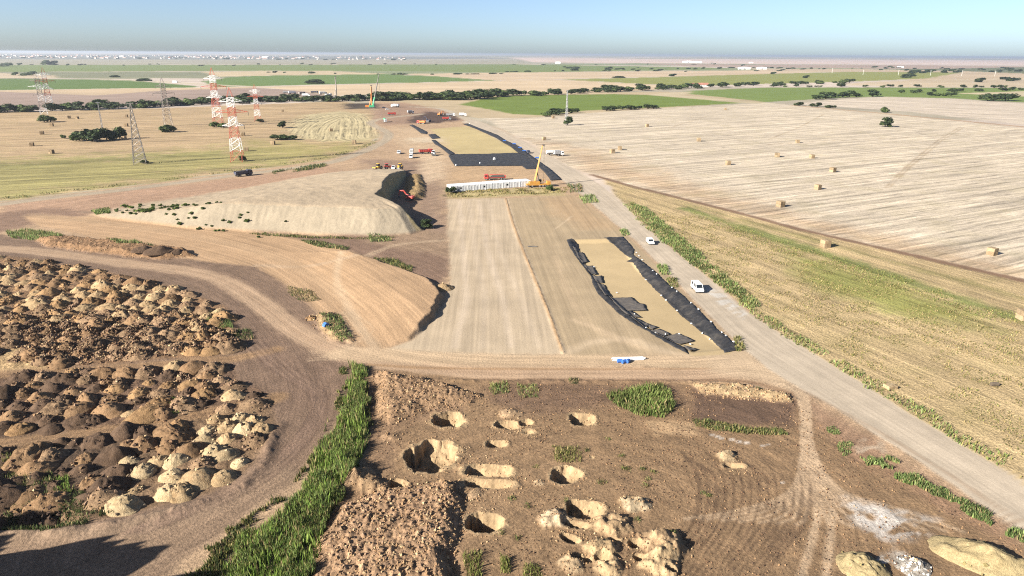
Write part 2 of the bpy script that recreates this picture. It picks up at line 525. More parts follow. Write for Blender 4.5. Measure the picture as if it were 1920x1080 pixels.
# ---- building site ground
site = [(700, 190), (760, 192), (830, 205), (880, 222), (940, 243), (1010, 280), (1060, 312), (1120, 345), (1190, 405), (1340, 530), (1520, 665), (1920, 915), (2300, 1200),
        (2300, 1400), (-900, 1400), (-900, 480), (0, 378), (230, 351), (440, 324), (620, 299), (690, 275), (716, 255), (700, 230)]
layer('build', site, (204, 172, 138), 1.0, 0.6)
layer(None, [(680, 300), (830, 300), (840, 360), (838, 520), (760, 520), (640, 470), (620, 440), (760, 400), (770, 340), (700, 320)], (168, 140, 118), 4, 4, 0.9)
layer(None, [(700, 195), (760, 193), (850, 212), (870, 226), (780, 232), (720, 236), (700, 222)], (178, 146, 122), 2, 2, 0.9)
layer(None, [(770, 222), (800, 208), (850, 214), (862, 224), (820, 231), (768, 230)], (96, 76, 66), 1.5, 2, 0.95)
layer(None, [(640, 194), (700, 193), (715, 203), (650, 205)], (74, 62, 56), 1.5, 2, 0.95)
layer(None, [(0, 385), (440, 334), (620, 312), (640, 330), (400, 372), (180, 400), (0, 415)], (196, 158, 130), 3, 3, 0.8)
layer('brown', [(-300, 420), (0, 400), (90, 388), (190, 398), (120, 410), (60, 420), (0, 436), (-300, 470)], (160, 130, 108), 2.5, 2)
layer('cleared', [(40, 405), (200, 408), (400, 428), (560, 445), (650, 468), (760, 508), (815, 528), (836, 560), (815, 598), (770, 640), (700, 656), (650, 640), (600, 590), (500, 524), (350, 484), (200, 450), (80, 425)], (206, 170, 132), 1.2, 1.0)
layer('brown', [(455, 428), (600, 442), (790, 436), (836, 470), (836, 540), (812, 528), (740, 500), (650, 466), (540, 444)], (150, 122, 102), 1.5, 1.5)
layer(None, [(690, 440), (800, 432), (838, 445), (836, 480), (760, 470), (700, 455)], (176, 148, 120), 3, 3, 0.8)
layer('brown', [(-500, 440), (0, 440), (100, 452), (360, 488), (480, 500), (545, 540), (600, 590), (655, 640), (665, 690), (648, 770), (590, 850), (545, 905), (440, 985), (330, 1050), (260, 1110), (150, 1500), (-500, 1500)], (148, 122, 101), 1.2, 1.0)
layer(None, [(430, 560), (500, 600), (560, 660), (640, 690), (620, 770), (540, 760), (480, 680), (450, 640)], (142, 116, 97), 4, 3, 0.7)
layer(None, [(0, 1000), (200, 985), (420, 940), (520, 880), (560, 900), (400, 1000), (260, 1080), (0, 1080)], (176, 150, 124), 3, 2, 0.8)
layer('brown', [(0, 1080), (0, 1018), (150, 1010), (330, 985), (430, 935), (510, 870), (545, 905), (440, 985), (330, 1050), (260, 1110)], (168, 140, 114), 2, 1.5, 0.85)
# dump yard floor
DUMP_A = [(-260, 470), (0, 478), (100, 490), (250, 518), (340, 543), (420, 575), (452, 622), (440, 655), (400, 668), (150, 686), (-260, 700)]
DUMP_B = [(-300, 712), (0, 706), (200, 690), (430, 682), (445, 712), (512, 745), (505, 765), (300, 792), (0, 822), (-300, 840)]
DUMP_C = [(-320, 850), (0, 842), (250, 800), (500, 768), (518, 798), (480, 870), (400, 925), (200, 975), (-320, 1010)]
layer('dump', DUMP_A, (164, 130, 98), 1.0, 1.0)
layer('dump', DUMP_B, (136, 108, 86), 1.0, 1.0)
layer('dump', DUMP_C, (150, 122, 94), 1.0, 1.0)
layer(None, [(-300, 820), (0, 800), (200, 830), (270, 880), (200, 940), (0, 985), (-300, 1000)], (98, 80, 66), 3, 3, 0.8)
layer(None, [(-260, 640), (0, 640), (70, 650), (110, 690), (-260, 705)], (216, 182, 134), 1.5, 1.5, 0.95)
for pts in ([(-300, 700), (0, 703), (200, 690), (440, 672), (520, 655)], [(-300, 838), (0, 832), (250, 800), (420, 770), (520, 745)]):
    track(None, pts, 3.2, (182, 146, 108), 0.85, 1.0, 0.8)
    track(None, pts, 0.7, (140, 110, 84), 0.5, 0.4, 0.4)
# highway platform
PALE = [(840, 373), (948, 372), (962, 420), (985, 480), (1010, 540), (1034, 600), (1056, 664), (900, 682), (760, 672), (720, 660), (775, 636), (815, 597), (838, 560), (846, 500), (840, 440)]
TAN = [(948, 372), (1075, 366), (1125, 400), (1175, 440), (1225, 490), (1300, 570), (1400, 660), (1420, 690), (1250, 690), (1056, 672), (1034, 600), (1010, 540), (985, 480), (962, 420)]
layer('platform_tan', TAN, (192, 169, 136), 0.8, 0.4)
layer('platform_pale', PALE, (212, 190, 160), 0.8, 0.5)
for dx, a in ((30, .5), (55, .3), (80, .55), (105, .3)):
    track(None, [(840 + dx * .72, 376), (842 + dx * .9, 470), (835 + dx * 1.35, 560), (790 + dx * 2.1, 650)], 1.6, (236, 214, 188), a, 1.0, 0.5)
layer(None, [(1020, 372), (1075, 366), (1130, 405), (1165, 430), (1090, 430), (1030, 400)], (198, 166, 128), 4, 3, 0.7)
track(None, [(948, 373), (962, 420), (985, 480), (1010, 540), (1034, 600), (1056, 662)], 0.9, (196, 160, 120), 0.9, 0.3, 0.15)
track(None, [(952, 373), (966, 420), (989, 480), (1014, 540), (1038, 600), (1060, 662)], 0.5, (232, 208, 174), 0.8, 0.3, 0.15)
track(None, smooth_px([(1060, 664), (1120, 640), (1190, 640), (1280, 668), (1400, 680)]), 3.0, (232, 206, 172), 0.6, 1.5, 1)
track(None, smooth_px([(1075, 600), (1130, 620), (1200, 650), (1300, 672)]), 1.8, (228, 200, 165), 0.5, 1.0, 0.6)
track(None, smooth_px([(1040, 480), (1070, 560), (1120, 620), (1240, 668)]), 1.5, (222, 194, 158), 0.5, 1.0, 0.5)
track(None, smooth_px([(1040, 430), (1060, 415), (1072, 405)]), 1.0, (232, 206, 172), 0.5, 0.5, 0.5)
track(None, [(835, 366), (900, 363), (1040, 360)], 4.0, (170, 156, 108), 0.7, 2, 1.5)
# site north part
layer('sand_bed', [(808, 242), (880, 236), (1000, 290), (1000, 304), (860, 292), (840, 280), (815, 262)], (214, 192, 140), 1.0, 1.0)
layer(None, [(735, 240), (790, 238), (830, 268), (850, 300), (835, 350), (790, 300), (740, 262)], (218, 188, 152), 3, 3, 0.8)
layer(None, [(790, 290), (825, 290), (830, 330), (800, 345), (785, 320)], (226, 198, 164), 2, 2, 0.8)
layer(None, [(845, 312), (1000, 312), (1005, 335), (840, 345)], (210, 176, 136), 2, 2, 0.8)
layer(None, [(760, 260), (830, 256), (832, 266), (770, 268)], (234, 212, 180), 2, 2, 0.8)
layer(None, [(838, 356), (1040, 352), (1060, 366), (840, 372)], (196, 178, 128), 1.5, 1.0, 0.9)
# haul roads
track('haul_road', smooth_px([(-400, 446), (0, 383), (230, 356), (440, 329), (600, 308), (660, 292), (712, 270), (728, 256), (722, 245), (702, 236), (696, 229), (720, 222), (790, 214)]), 7.5, (196, 178, 152), 0.95, 1.2, 0.6)
track('haul_road', smooth_px([(770, 200), (830, 205), (880, 226), (920, 242), (985, 275)]), 8, (206, 190, 165), 0.9, 1.2, 0.6)
# pale haul track curving through the yard
CURVE = smooth_px([(-300, 452), (0, 466), (120, 478), (250, 496), (370, 512), (440, 538), (500, 578), (550, 618), (610, 650), (700, 676), (800, 692), (900, 699), (1100, 702), (1300, 703), (1400, 696), (1500, 712)])
track('dirt_track', CURVE, 6.2, (206, 174, 142), 0.92, 1.2, 0.7)
track(None, CURVE, 1.0, (186, 154, 124), 0.5, 0.5, 0.4)
track('dirt_track', smooth_px([(640, 662), (760, 668), (900, 674), (1060, 676), (1200, 676), (1330, 680), (1460, 700)]), 6.0, (220, 190, 154), 0.9, 1.4, 0.8)
track(None, smooth_px([(690, 684), (800, 690), (1000, 692), (1250, 692), (1400, 690)]), 0.8, (182, 146, 108), 0.8, 0.4, 0.3)
track(None, smooth_px([(690, 707), (800, 712), (1000, 714), (1250, 714), (1400, 716), (1490, 740)]), 1.6, (160, 126, 96), 0.8, 0.6, 0.3)
track(None, smooth_px([(640, 480), (632, 530), (660, 590), (700, 650)]), 2.2, (222, 194, 160), 0.6, 1.0, 0.5)
track(None, smooth_px([(840, 450), (740, 460), (660, 490), (560, 500), (480, 498)]), 2.5, (214, 186, 154), 0.5, 1.0, 0.6)
track(None, smooth_px([(60, 402), (250, 425), (420, 455), (560, 500), (640, 560)]), 5, (216, 182, 144), 0.4, 2.0, 1.0)
for k_ in range(7):
    o_ = k_ * 7 - 20
    track(None, smooth_px([(470 + o_, 640), (540 + o_, 700), (600 + o_ * .6, 750), (560 + o_ * .7, 830), (450 + o_, 920), (250 + o_, 1000)]), 0.5, (176, 146, 124) if k_ % 2 else (116, 92, 78), 0.45, 0.35, 0.5)
for k_ in range(5):
    track(None, smooth_px([(580, 660 + k_ * 4), (640, 650 + k_ * 5), (700 - k_ * 12, 620 + k_ * 6), (660 - k_ * 8, 585)]), 0.45, (216, 188, 154), 0.4, 0.35, 0.4)
# excavation field in front
DIG = [(690, 692), (900, 712), (1280, 714), (1400, 722), (1500, 752), (1540, 790), (1600, 830), (1920, 1020), (2300, 1260), (2300, 1500), (560, 1500), (560, 1080), (620, 960), (690, 850)]
layer('dig', DIG, (162, 132, 100), 1.0, 0.8)
layer(None, [(690, 690), (905, 735), (860, 780), (760, 800), (740, 880), (690, 900)], (168, 136, 106), 2, 1.5, 0.8)
layer(None, [(1290, 720), (1500, 750), (1490, 800), (1300, 790)], (118, 94, 78), 1.5, 1, 0.9)
layer(None, [(900, 720), (1280, 718), (1290, 760), (1000, 770), (920, 750)], (128, 102, 84), 3, 3, 0.7)
layer(None, [(1500, 735), (1560, 770), (1620, 810), (1720, 880), (1920, 1010), (1920, 1040), (1690, 900), (1580, 850), (1520, 800)], (166, 132, 106), 2, 2, 0.8)
layer(None, [(560, 1080), (620, 960), (700, 900), (870, 930), (860, 1080)], (176, 142, 110), 1.5, 1, 0.9)
for k_ in range(16):                                   # wheel marks fanning out of the entrance
    a_ = (k_ - 7.5) / 7.5
    track(None, smooth_px([(1490 + 16 * a_, 722), (1508 + 9 * a_, 755), (1515 + 14 * a_, 850), (1530 + 50 * a_, 920), (1540 + 150 * a_, 975 - 20 * abs(a_)), (1545 + 260 * a_, 985 + 12 * a_)]),
          0.55, (214, 184, 150), 0.75, 0.35, 0.2)
for dx in (0, 36):
    track(None, smooth_px([(1535 + dx * .7, 960), (1520 + dx, 1020), (1500 + dx * 1.3, 1090), (1480 + dx * 1.5, 1150)]), 0.9, (214, 184, 150), 0.85, 0.4, 0.2)
for k_ in range(14):
    x0 = 1280 + k_ * 16
    track(None, smooth_px([(x0, 850 + 10 * (k_ % 3)), (x0 + 30, 900), (x0 + 20, 980), (x0 - 60, 1080)]), 0.45, (104, 82, 64), 0.55, 0.25, 0.4)
layer(None, [(1590, 940), (1640, 945), (1740, 975), (1735, 1000), (1660, 1005), (1610, 985)], (232, 222, 210), 1.4, 2.2, 0.9, patchy=2.2)
layer(None, [(1640, 1045), (1690, 1040), (1740, 1065), (1735, 1090), (1640, 1090)], (222, 212, 198), 0.9, 1.2, 0.85, patchy=1.6)
layer(None, [(1590, 835), (1640, 820), (1670, 850), (1620, 855)], (204, 182, 156), 1.0, 1.6, 0.85, patchy=2.0)
layer(None, [(1210, 790), (1300, 790), (1310, 815), (1230, 815)], (206, 172, 132), 0.8, 0.8, 0.8)
for q in [(1335, 815), (1345, 818), (1352, 822), (1372, 824), (1400, 830), (1440, 833), (1466, 905), (1430, 835), (1385, 828)]:
    layer(None, [(q[0] - 5, q[1] - 2), (q[0] + 5, q[1] - 2), (q[0] + 6, q[1] + 2), (q[0] - 4, q[1] + 2)], (226, 212, 196), 0.25, 0.3, 0.9)
# gravel road last of the flat things
ROAD_L = [(866, 228), (905, 247), (955, 272), (1000, 298), (1050, 334), (1090, 365), (1125, 395), (1160, 425), (1200, 460), (1240, 500), (1280, 540), (1330, 592), (1385, 645), (1440, 690), (1500, 728), (1560, 762), (1700, 850), (1920, 1000), (2300, 1260)]
ROAD_R = [(2300, 1140), (1920, 905), (1700, 770), (1530, 665), (1440, 610), (1400, 583), (1340, 530), (1290, 490), (1240, 450), (1200, 415), (1170, 385), (1130, 350), (1090, 325), (1040, 297), (990, 268), (930, 240), (895, 226), (880, 224)]
layer(None, [(1330, 640), (1400, 640), (1500, 700), (1520, 740), (1420, 715), (1320, 700)], (220, 192, 158), 2, 2, 0.8)
layer('gravel_road', ROAD_L + ROAD_R, (214, 196, 172), 0.6, 0.45)
layer(None, [(1325, 540), (1345, 545), (1400, 588), (1392, 600), (1350, 570)], (232, 224, 212), 0.9, 1.8, 0.85, patchy=2.0)
track(None, smooth_px([(1480, 722), (1540, 750), (1640, 805), (1780, 890), (1920, 985)]), 0.8, (176, 150, 124), 0.6, 0.5, 0.3)
# the basin with fabric on its banks
BED = [(1085, 452), (1140, 450), (1195, 490), (1262, 560), (1372, 655), (1340, 668), (1290, 660), (1220, 625), (1165, 585), (1120, 530)]
BASIN = [(1066, 450), (1160, 447), (1184, 470), (1203, 497), (1245, 536), (1297, 580), (1343, 625), (1378, 655), (1300, 664), (1200, 612), (1130, 550), (1085, 490)]
layer('sand_bed', [(1066, 450), (1160, 447), (1184, 470), (1203, 497), (1245, 536), (1297, 580), (1343, 625), (1378, 655), (1368, 664), (1300, 668), (1200, 612), (1130, 550), (1085, 490)], (214, 188, 144), 0.4, 0.1)

# ------------------------------------------------------------------ terrain heights
STOCK_FRONT = GP([(120, 402), (165, 404), (240, 415), (350, 428), (470, 435), (600, 441), (700, 444), (770, 440), (795, 433)])
STOCK_CUT = np.array([G(795, 433, 0), G(774, 411, 2.5), G(745, 385, 5), G(720, 363, 7.6), G(731, 357, 7.0), G(733, 346, 6.5), G(738, 340, 6), G(748, 335, 5), G(762, 324, 3)])
STOCK_BACK = GP([(750, 316), (700, 316), (600, 326), (450, 353), (300, 374), (180, 393)])
STOCK = np.vstack([STOCK_FRONT, STOCK_CUT, STOCK_BACK])
BENCH = np.array([G(760, 330, 1), G(790, 326, 0), G(798, 345, 0), G(800, 372, 0), G(775, 378, 0), G(752, 372, 0)])
CLEARED = GP([(540, 470), (660, 478), (760, 512), (812, 532), (832, 560), (813, 596), (770, 638), (720, 652), (690, 640), (655, 600), (600, 560)])
BANKS = [  # footprint, height, edge run
    (GP([(60, 448), (130, 446), (250, 458), (355, 470), (365, 482), (300, 488), (200, 478), (90, 464)]), 1.9, 2.2),
    (GP([(700, 695), (800, 712), (905, 742), (880, 760), (800, 770), (730, 800), (705, 790)]), 1.5, 2.5),
    (GP([(560, 1120), (600, 1010), (640, 950), (720, 915), (840, 905), (876, 935), (868, 990), (850, 1040), (848, 1130)]), 1.55, 2.0),
    (GP([(1295, 722), (1390, 722), (1480, 742), (1485, 755), (1400, 750), (1310, 738)]), 1.1, 1.6),
    (GP([(585, 590), (625, 585), (660, 625), (665, 645), (620, 640), (590, 615)]), 1.0, 2.0),
    (GP([(640, 880), (700, 870), (720, 900), (680, 930), (640, 925)]), 1.1, 2.0),
]
PITS = [  # px, py, half length, half depth (m), dig depth, turn (deg), square-ness
    (841, 788, 2.9, 2.8, 1.5, 0, 0), (811, 855, 4.2, 4.1, 1.6, 10, 0), (951, 797, 2.2, 1.3, 0.7, 0, 0), (985, 793, 1.2, 1.0, 0.7, 30, 1), (990, 810, 1.5, 0.9, 0.4, 0, 0),
    (1093, 787, 2.2, 2.0, 0.8, 0, 1), (932, 832, 1.7, 0.9, 1.2, 0, 1), (917, 883, 3.7, 1.5, 1.1, -4, 1), (917, 907, 3.8, 1.0, 1.4, -4, 1), (744, 909, 1.6, 1.2, 1.2, 0, 0), (911, 981, 2.6, 2.2, 2.1, 0, 0),
    (1061, 890, 2.5, 2.0, 0.9, 20, 0), (1096, 956, 2.6, 1.9, 0.9, -12, 1), (1078, 983, 2.1, 0.65, 1.2, -14, 1), (1068, 1010, 1.6, 0.8, 1.2, -30, 0),
    (1186, 938, 1.3, 0.8, 0.9, 0, 0), (1190, 1019, 1.0, 0.8, 1.1, 0, 0), (1200, 1045, 1.0, 0.75, 1.1, 0, 0), (1153, 1014, 0.9, 0.5, 0.9, 0, 0), (1102, 1050, 0.8, 0.6, 1.0, 0, 0),
    (1081, 1046, 0.9, 0.8, 1.0, 0, 0), (1130, 1048, 1.2, 0.8, 1.1, 0, 0), (1256, 1074, 0.8, 0.6, 1.0, 0, 0), (1377, 873, 1.7, 0.7, 0.9, 0, 1), (1110, 857, 0.5, 0.4, 0.5, 0, 0),
]
MOUNDS = [  # px, py, radius, height, colour
    (1363, 856, 2.0, 0.8, (214, 186, 146)), (1192, 948, 2.3, 0.9, (214, 190, 154)), (1150, 984, 3.2, 1.3, (214, 180, 138)), (1037, 974, 2.4, 1.0, (226, 198, 160)),
    (1245, 1022, 3.6, 1.5, (206, 172, 132)), (1240, 1060, 2.8, 1.2, (222, 190, 146)), (1128, 1030, 2.6, 1.0, (214, 182, 138)), (1147, 1066, 2.2, 0.9, (222, 190, 146)), (1073, 1056, 2.0, 0.8, (216, 186, 146)),
    (955, 777, 2.2, 0.5, (206, 172, 134)), (893, 925, 1.6, 0.4, (206, 172, 134)), (700, 915, 2.2, 0.9, (196, 162, 124)), (1010, 905, 0.9, 0.3, (214, 184, 146)), (845, 915, 2, .7, (190, 156, 120)),
    (735, 820, 1.8, 0.5, (186, 152, 118)), (660, 905, 2.0, 1.0, (190, 156, 120)),
]


def height(x, y, want=False):
    """ground level at arrays x, y (fills the colour and class map too when want is set)"""
    h = np.zeros(x.shape)

    def pick(P, mg):
        x0, y0 = P.min(0) - mg
        x1, y1 = P.max(0) + mg
        return np.nonzero((x > x0) & (x < x1) & (y > y0) & (y < y1))[0]
    # faint unevenness everywhere near
    I = np.nonzero(y < 600)[0]
    h[I] += fbm(x[I], y[I], 25, 3, 3) * 0.12
    # roughness of soil by the dig and the dump yard
    for poly, amp, size in ((DIG, 0.10, 1.8), (DUMP_A, 0.35, 2.2), (DUMP_B, 0.35, 2.2), (DUMP_C, 0.35, 2.2)):
        P = GP(poly)
        I = pick(P, 3)
        mk = sstep(-0.5, 2.0, poly_sd(P, x[I], y[I]))
        h[I] += mk * amp * (fbm(x[I], y[I], size, 4, 31) * 1.2 + 0.1)
    # sand stockpile
    I = pick(STOCK, 3)
    X, Y = x[I], y[I]
    sd = poly_sd(STOCK, X, Y)
    df = line_d(STOCK_FRONT, X, Y)[0] + fbm(X, Y, 7, 3, 8) * 0.35
    dc = line_d(STOCK_CUT, X, Y)[0]
    db = line_d(STOCK_BACK, X, Y)[0]
    xl = STOCK_FRONT[0][0]
    top = 7.6 * np.minimum(1, db / 62.0) * (0.55 + 0.45 * sstep(xl, xl + 75, X)) * sstep(xl - 2, xl + 25, X) + fbm(X, Y, 12, 3, 9) * 0.18
    cut = np.maximum(0, dc * 2.4 + fbm(X, Y, 3.0, 3, 12) * 0.9)
    fs = df * 0.64 - 0.30 * np.abs(fbm(X * 1.0, Y * 0.3, 2.6, 3, 66)) * sstep(0, 4, df)
    top = top + 0.25 * fbm(X, Y, 4, 3, 67)
    hs = 0.5 * (fs + top - np.sqrt((fs - top) ** 2 + 0.8)) + 0.10
    hs = np.minimum(hs, cut)
    hs = np.where(sd > 0, np.maximum(hs, 0), 0)
    # slump cone below the cut: gullied face
    cx, cy = G(752, 412, 2.0)
    gul = np.exp(-(((X - cx) / 9) ** 2 + ((Y - cy) / 9) ** 2)) * (sd > 0)
    hs = hs + gul * np.abs(fbm(X * 1.0 + Y * 0.7, Y * 0.25, 2.2, 3, 55)) * -0.9 * np.clip(hs / 3, 0, 1)
    h[I] += np.maximum(hs, 0)
    if want:
        mk = sstep(0.0, 1.0, hs)[:, None]
        base = np.where((df * 0.64 < top)[:, None], C(214, 196, 168, .45), C(208, 186, 156, .58))
        base = np.where((cut < top)[:, None] & (dc < 9)[:, None], C(206, 184, 138), base)
        col[I] = col[I] * (1 - mk) + base * mk
        cls[I[hs > 0.12]] = CI['stock']
    I = pick(BENCH, 2)
    sd = poly_sd(BENCH, x[I], y[I])
    hb = np.clip((sd + fbm(x[I], y[I], 3, 3, 22)) * 0.5, 0, 1.8) * (1 + 0.35 * fbm(x[I], y[I], 2.5, 3, 23))
    h[I] += np.maximum(hb, 0)
    if want:
        mk = sstep(0.1, 0.6, hb)[:, None]
        col[I] = col[I] * (1 - mk) + C(196, 164, 116) * mk
        cls[I[(hb > 0.3) & (cls[I] != CI['stock'])]] = CI['cut']
    # raised cleared ground
    I = pick(CLEARED, 3)
    sd = poly_sd(CLEARED, x[I], y[I]) + fbm(x[I], y[I], 3, 3, 61) * 0.8
    dl = line_d(GP([(540, 470), (600, 560), (655, 600), (690, 640), (720, 652)]), x[I], y[I])[0]
    h[I] += 1.6 * sstep(-0.4, 1.2, sd) * sstep(1.0, 18.0, dl)
    # ridge along the middle of the platform
    P = GP([(948, 373), (962, 420), (985, 480), (1010, 540), (1034, 600), (1056, 662)])
    I = pick(P, 3)
    d = line_d(P, x[I], y[I])[0]
    h[I] += 0.28 * np.exp(-(d / 0.45) ** 2) * (0.7 + 0.5 * fbm(x[I], y[I], 1.5, 2, 4))
    # cloddy banks
    for bi, (P, hh, run) in enumerate(BANKS):
        I = pick(P, 3)
        X, Y = x[I], y[I]
        sd = poly_sd(P, X, Y) + fbm(X, Y, 3.5, 3, 70 + bi) * 1.0
        t = np.clip(sd / run, 0, 1)
        n = fbm(X, Y, 1.0, 3, 90 + bi)
        big = fbm(X, Y, 4.0, 2, 190 + bi)
        hb = hh * t * (0.85 + 0.22 * big) + t * (0.42 * np.abs(n) * 1.5 - 0.2) * (1.0 if hh > 1.2 else 0.6)
        hb = np.where(t > 0, np.maximum(hb, 0), 0)
        h[I] += hb
        if want:
            mk = sstep(0.05, 0.5, hb)[:, None]
            c0 = [(168, 132, 98), (182, 148, 114), (190, 154, 120), (206, 176, 134), (190, 160, 120), (186, 152, 116)][bi]
            tone = (1 + 0.42 * n)[:, None]
            col[I] = col[I] * (1 - mk) + C(*c0) * tone * mk
            cls[I[hb > 0.1]] = CI['bank']
    # dug pits
    for pi, (px, py, a, b, dep, turn, sq) in enumerate(PITS):
        cx, cy = G(px, py)
        R = max(a, b) * 1.9 + 1
        I = np.nonzero((abs(x - cx) < R) & (abs(y - cy) < R))[0]
        X, Y = x[I] - cx, y[I] - cy
        ct, st = math.cos(math.radians(turn)), math.sin(math.radians(turn))
        lx, ly = (X * ct + Y * st) / a, (-X * st + Y * ct) / b
        r = (np.abs(lx) ** 4 + np.abs(ly) ** 4) ** 0.25 if sq else np.sqrt(lx * lx + ly * ly)
        r = r + fbm(x[I], y[I], 1.7, 4, 300 + pi) * (0.16 if sq else 0.34)
        wallw = 0.34 / min(a, b) if dep > 0.6 else 0.9 / min(a, b)
        dd = sstep(1.0, 1.0 - wallw, r)
        # the far and right sides were broken down into steps
        slope = np.clip((lx * 0.6 + ly * 0.8 - 0.05), 0, 1)
        fill = slope * 0.75 * dd
        floor = dep * 2.1 * (dd - fill) + fbm(x[I], y[I], 1.1, 4, 330 + pi) * 0.42 * dd
        led = np.round(floor / 0.5 + 0.5 * fbm(x[I], y[I], 1.4, 2, 370 + pi)) * 0.5
        floor = np.where(dd > 0.15, 0.3 * floor + 0.7 * led, floor)
        rim = np.exp(-((r - 1.12) / 0.12) ** 2) * 0.16 * min(1, dep)
        h[I] += rim * (0.6 + fbm(x[I], y[I], 1.2, 2, 350 + pi)) - floor
        if want:
            mk = (sstep(1.28, 1.05, r + 0.12 * fbm(x[I], y[I], 0.9, 2, 360 + pi)) * 0.9)[:, None]
            tone = (1 + 0.45 * fbm(x[I], y[I], 0.9, 3, 340 + pi))[:, None]
            col[I] = col[I] * (1 - mk) + C(202, 172, 132) * tone * mk
            cls[I[r < 1.02]] = 100 + pi
    for mi, (px, py, R, hh, rgb) in enumerate(MOUNDS):
        cx, cy = G(px, py)
        I = np.nonzero((abs(x - cx) < R * 1.6) & (abs(y - cy) < R * 1.6))[0]
        r = np.hypot(x[I] - cx, (y[I] - cy) * 1.15) / R + fbm(x[I], y[I], 1.5, 4, 400 + mi) * 0.42
        q = np.clip(1 - r, 0, 1)
        hb = hh * np.minimum(q * 1.6, 1) * (0.85 + 0.55 * fbm(x[I], y[I], 1.1, 4, 430 + mi))
        h[I] += np.maximum(hb, 0)
        if want:
            mk = sstep(0.0, 0.25, q)[:, None]
            tone = (1 + 0.4 * fbm(x[I], y[I], 0.8, 3, 460 + mi))[:, None]
            col[I] = col[I] * (1 - mk) + C(*[v * .94 for v in rgb]) * tone * mk
    # low basin with fabric banks
    P = GP(BASIN)
    I = pick(P, 2)
    sd = poly_sd(P, x[I], y[I])
    h[I] -= 1.0 * sstep(0.0, 2.2, sd) * sstep(GP([(1340, 662)])[0][1] - 4, GP([(1340, 662)])[0][1] + 8, y[I])
    # ditch in front of the containers
    P = GP([(842, 366), (900, 364), (1040, 359)])
    I = pick(P, 6)
    d = line_d(P, x[I], y[I])[0]
    h[I] -= 0.9 * sstep(3.0, 0.6, d)
    # low lip where the yard track meets the dig
    P = GP([(700, 708), (900, 716), (1280, 716), (1400, 722), (1490, 748)])
    I = pick(P, 3)
    d, s_, a_ = line_d(P, x[I], y[I])
    h[I] += 0.3 * np.exp(-(d / 0.7) ** 2) * (0.6 + fbm(x[I], y[I], 1.2, 3, 63))
    # pushed-up edge of the lower yard road
    P = GP(smooth_px([(-200, 1010), (0, 1004), (200, 988), (400, 938), (480, 888), (520, 800)]))
    I = pick(P, 5)
    d = line_d(P, x[I], y[I])[0]
    h[I] += 0.6 * np.exp(-(d / 1.2) ** 2) * (0.8 + 0.6 * fbm(x[I], y[I], 2, 3, 64))
    # sunken scrubby corner of the yard
    P = GP([(-300, 935), (0, 945), (120, 950), (160, 972), (100, 995), (-300, 1005)])
    I = pick(P, 4)
    h[I] -= 1.4 * sstep(-0.5, 2.5, poly_sd(P, x[I], y[I]))
    return h


gz = height(gx, gy, True)


GZ = gz.reshape(NR, NC)


def Hv(xy):
    """ground level read off the terrain grid"""
    x, y = np.asarray(xy, float)[:, 0], np.asarray(xy, float)[:, 1]
    u = x / y
    j = np.clip(np.searchsorted(U, u) - 1, 0, NC - 2)
    i = np.clip(np.searchsorted(Yr, y) - 1, 0, NR - 2)
    fu = np.clip((u - U[j]) / (U[j + 1] - U[j]), 0, 1)
    fv = np.clip((y - Yr[i]) / (Yr[i + 1] - Yr[i]), 0, 1)
    return (GZ[i, j] * (1 - fu) + GZ[i, j + 1] * fu) * (1 - fv) + (GZ[i + 1, j] * (1 - fu) + GZ[i + 1, j + 1] * fu) * fv


def Hz(x, y):
    return float(Hv([(x, y)])[0])


# large soft tone changes
I = np.nonzero(gy < 900)[0]
tone = 1 + 0.10 * fbm(gx[I], gy[I], 22, 3, 500) + 0.06 * fbm(gx[I], gy[I], 4.0, 3, 510)
col[I] *= tone[:, None]
np.clip(col, 0.01, 0.85, out=col)


def lin_flow(p, q):
    a, b = np.array(G(*p)), np.array(G(*q))
    d = (b - a) / np.linalg.norm(b - a)
    return lambda x, y: (-(x * d[1]) + y * d[0], x * d[0] + y * d[1])


def pl_flow(pts):
    P = GP(pts)
    def f(x, y):
        d, s, a = line_d(P, x, y)
        return d * s, a
    return f


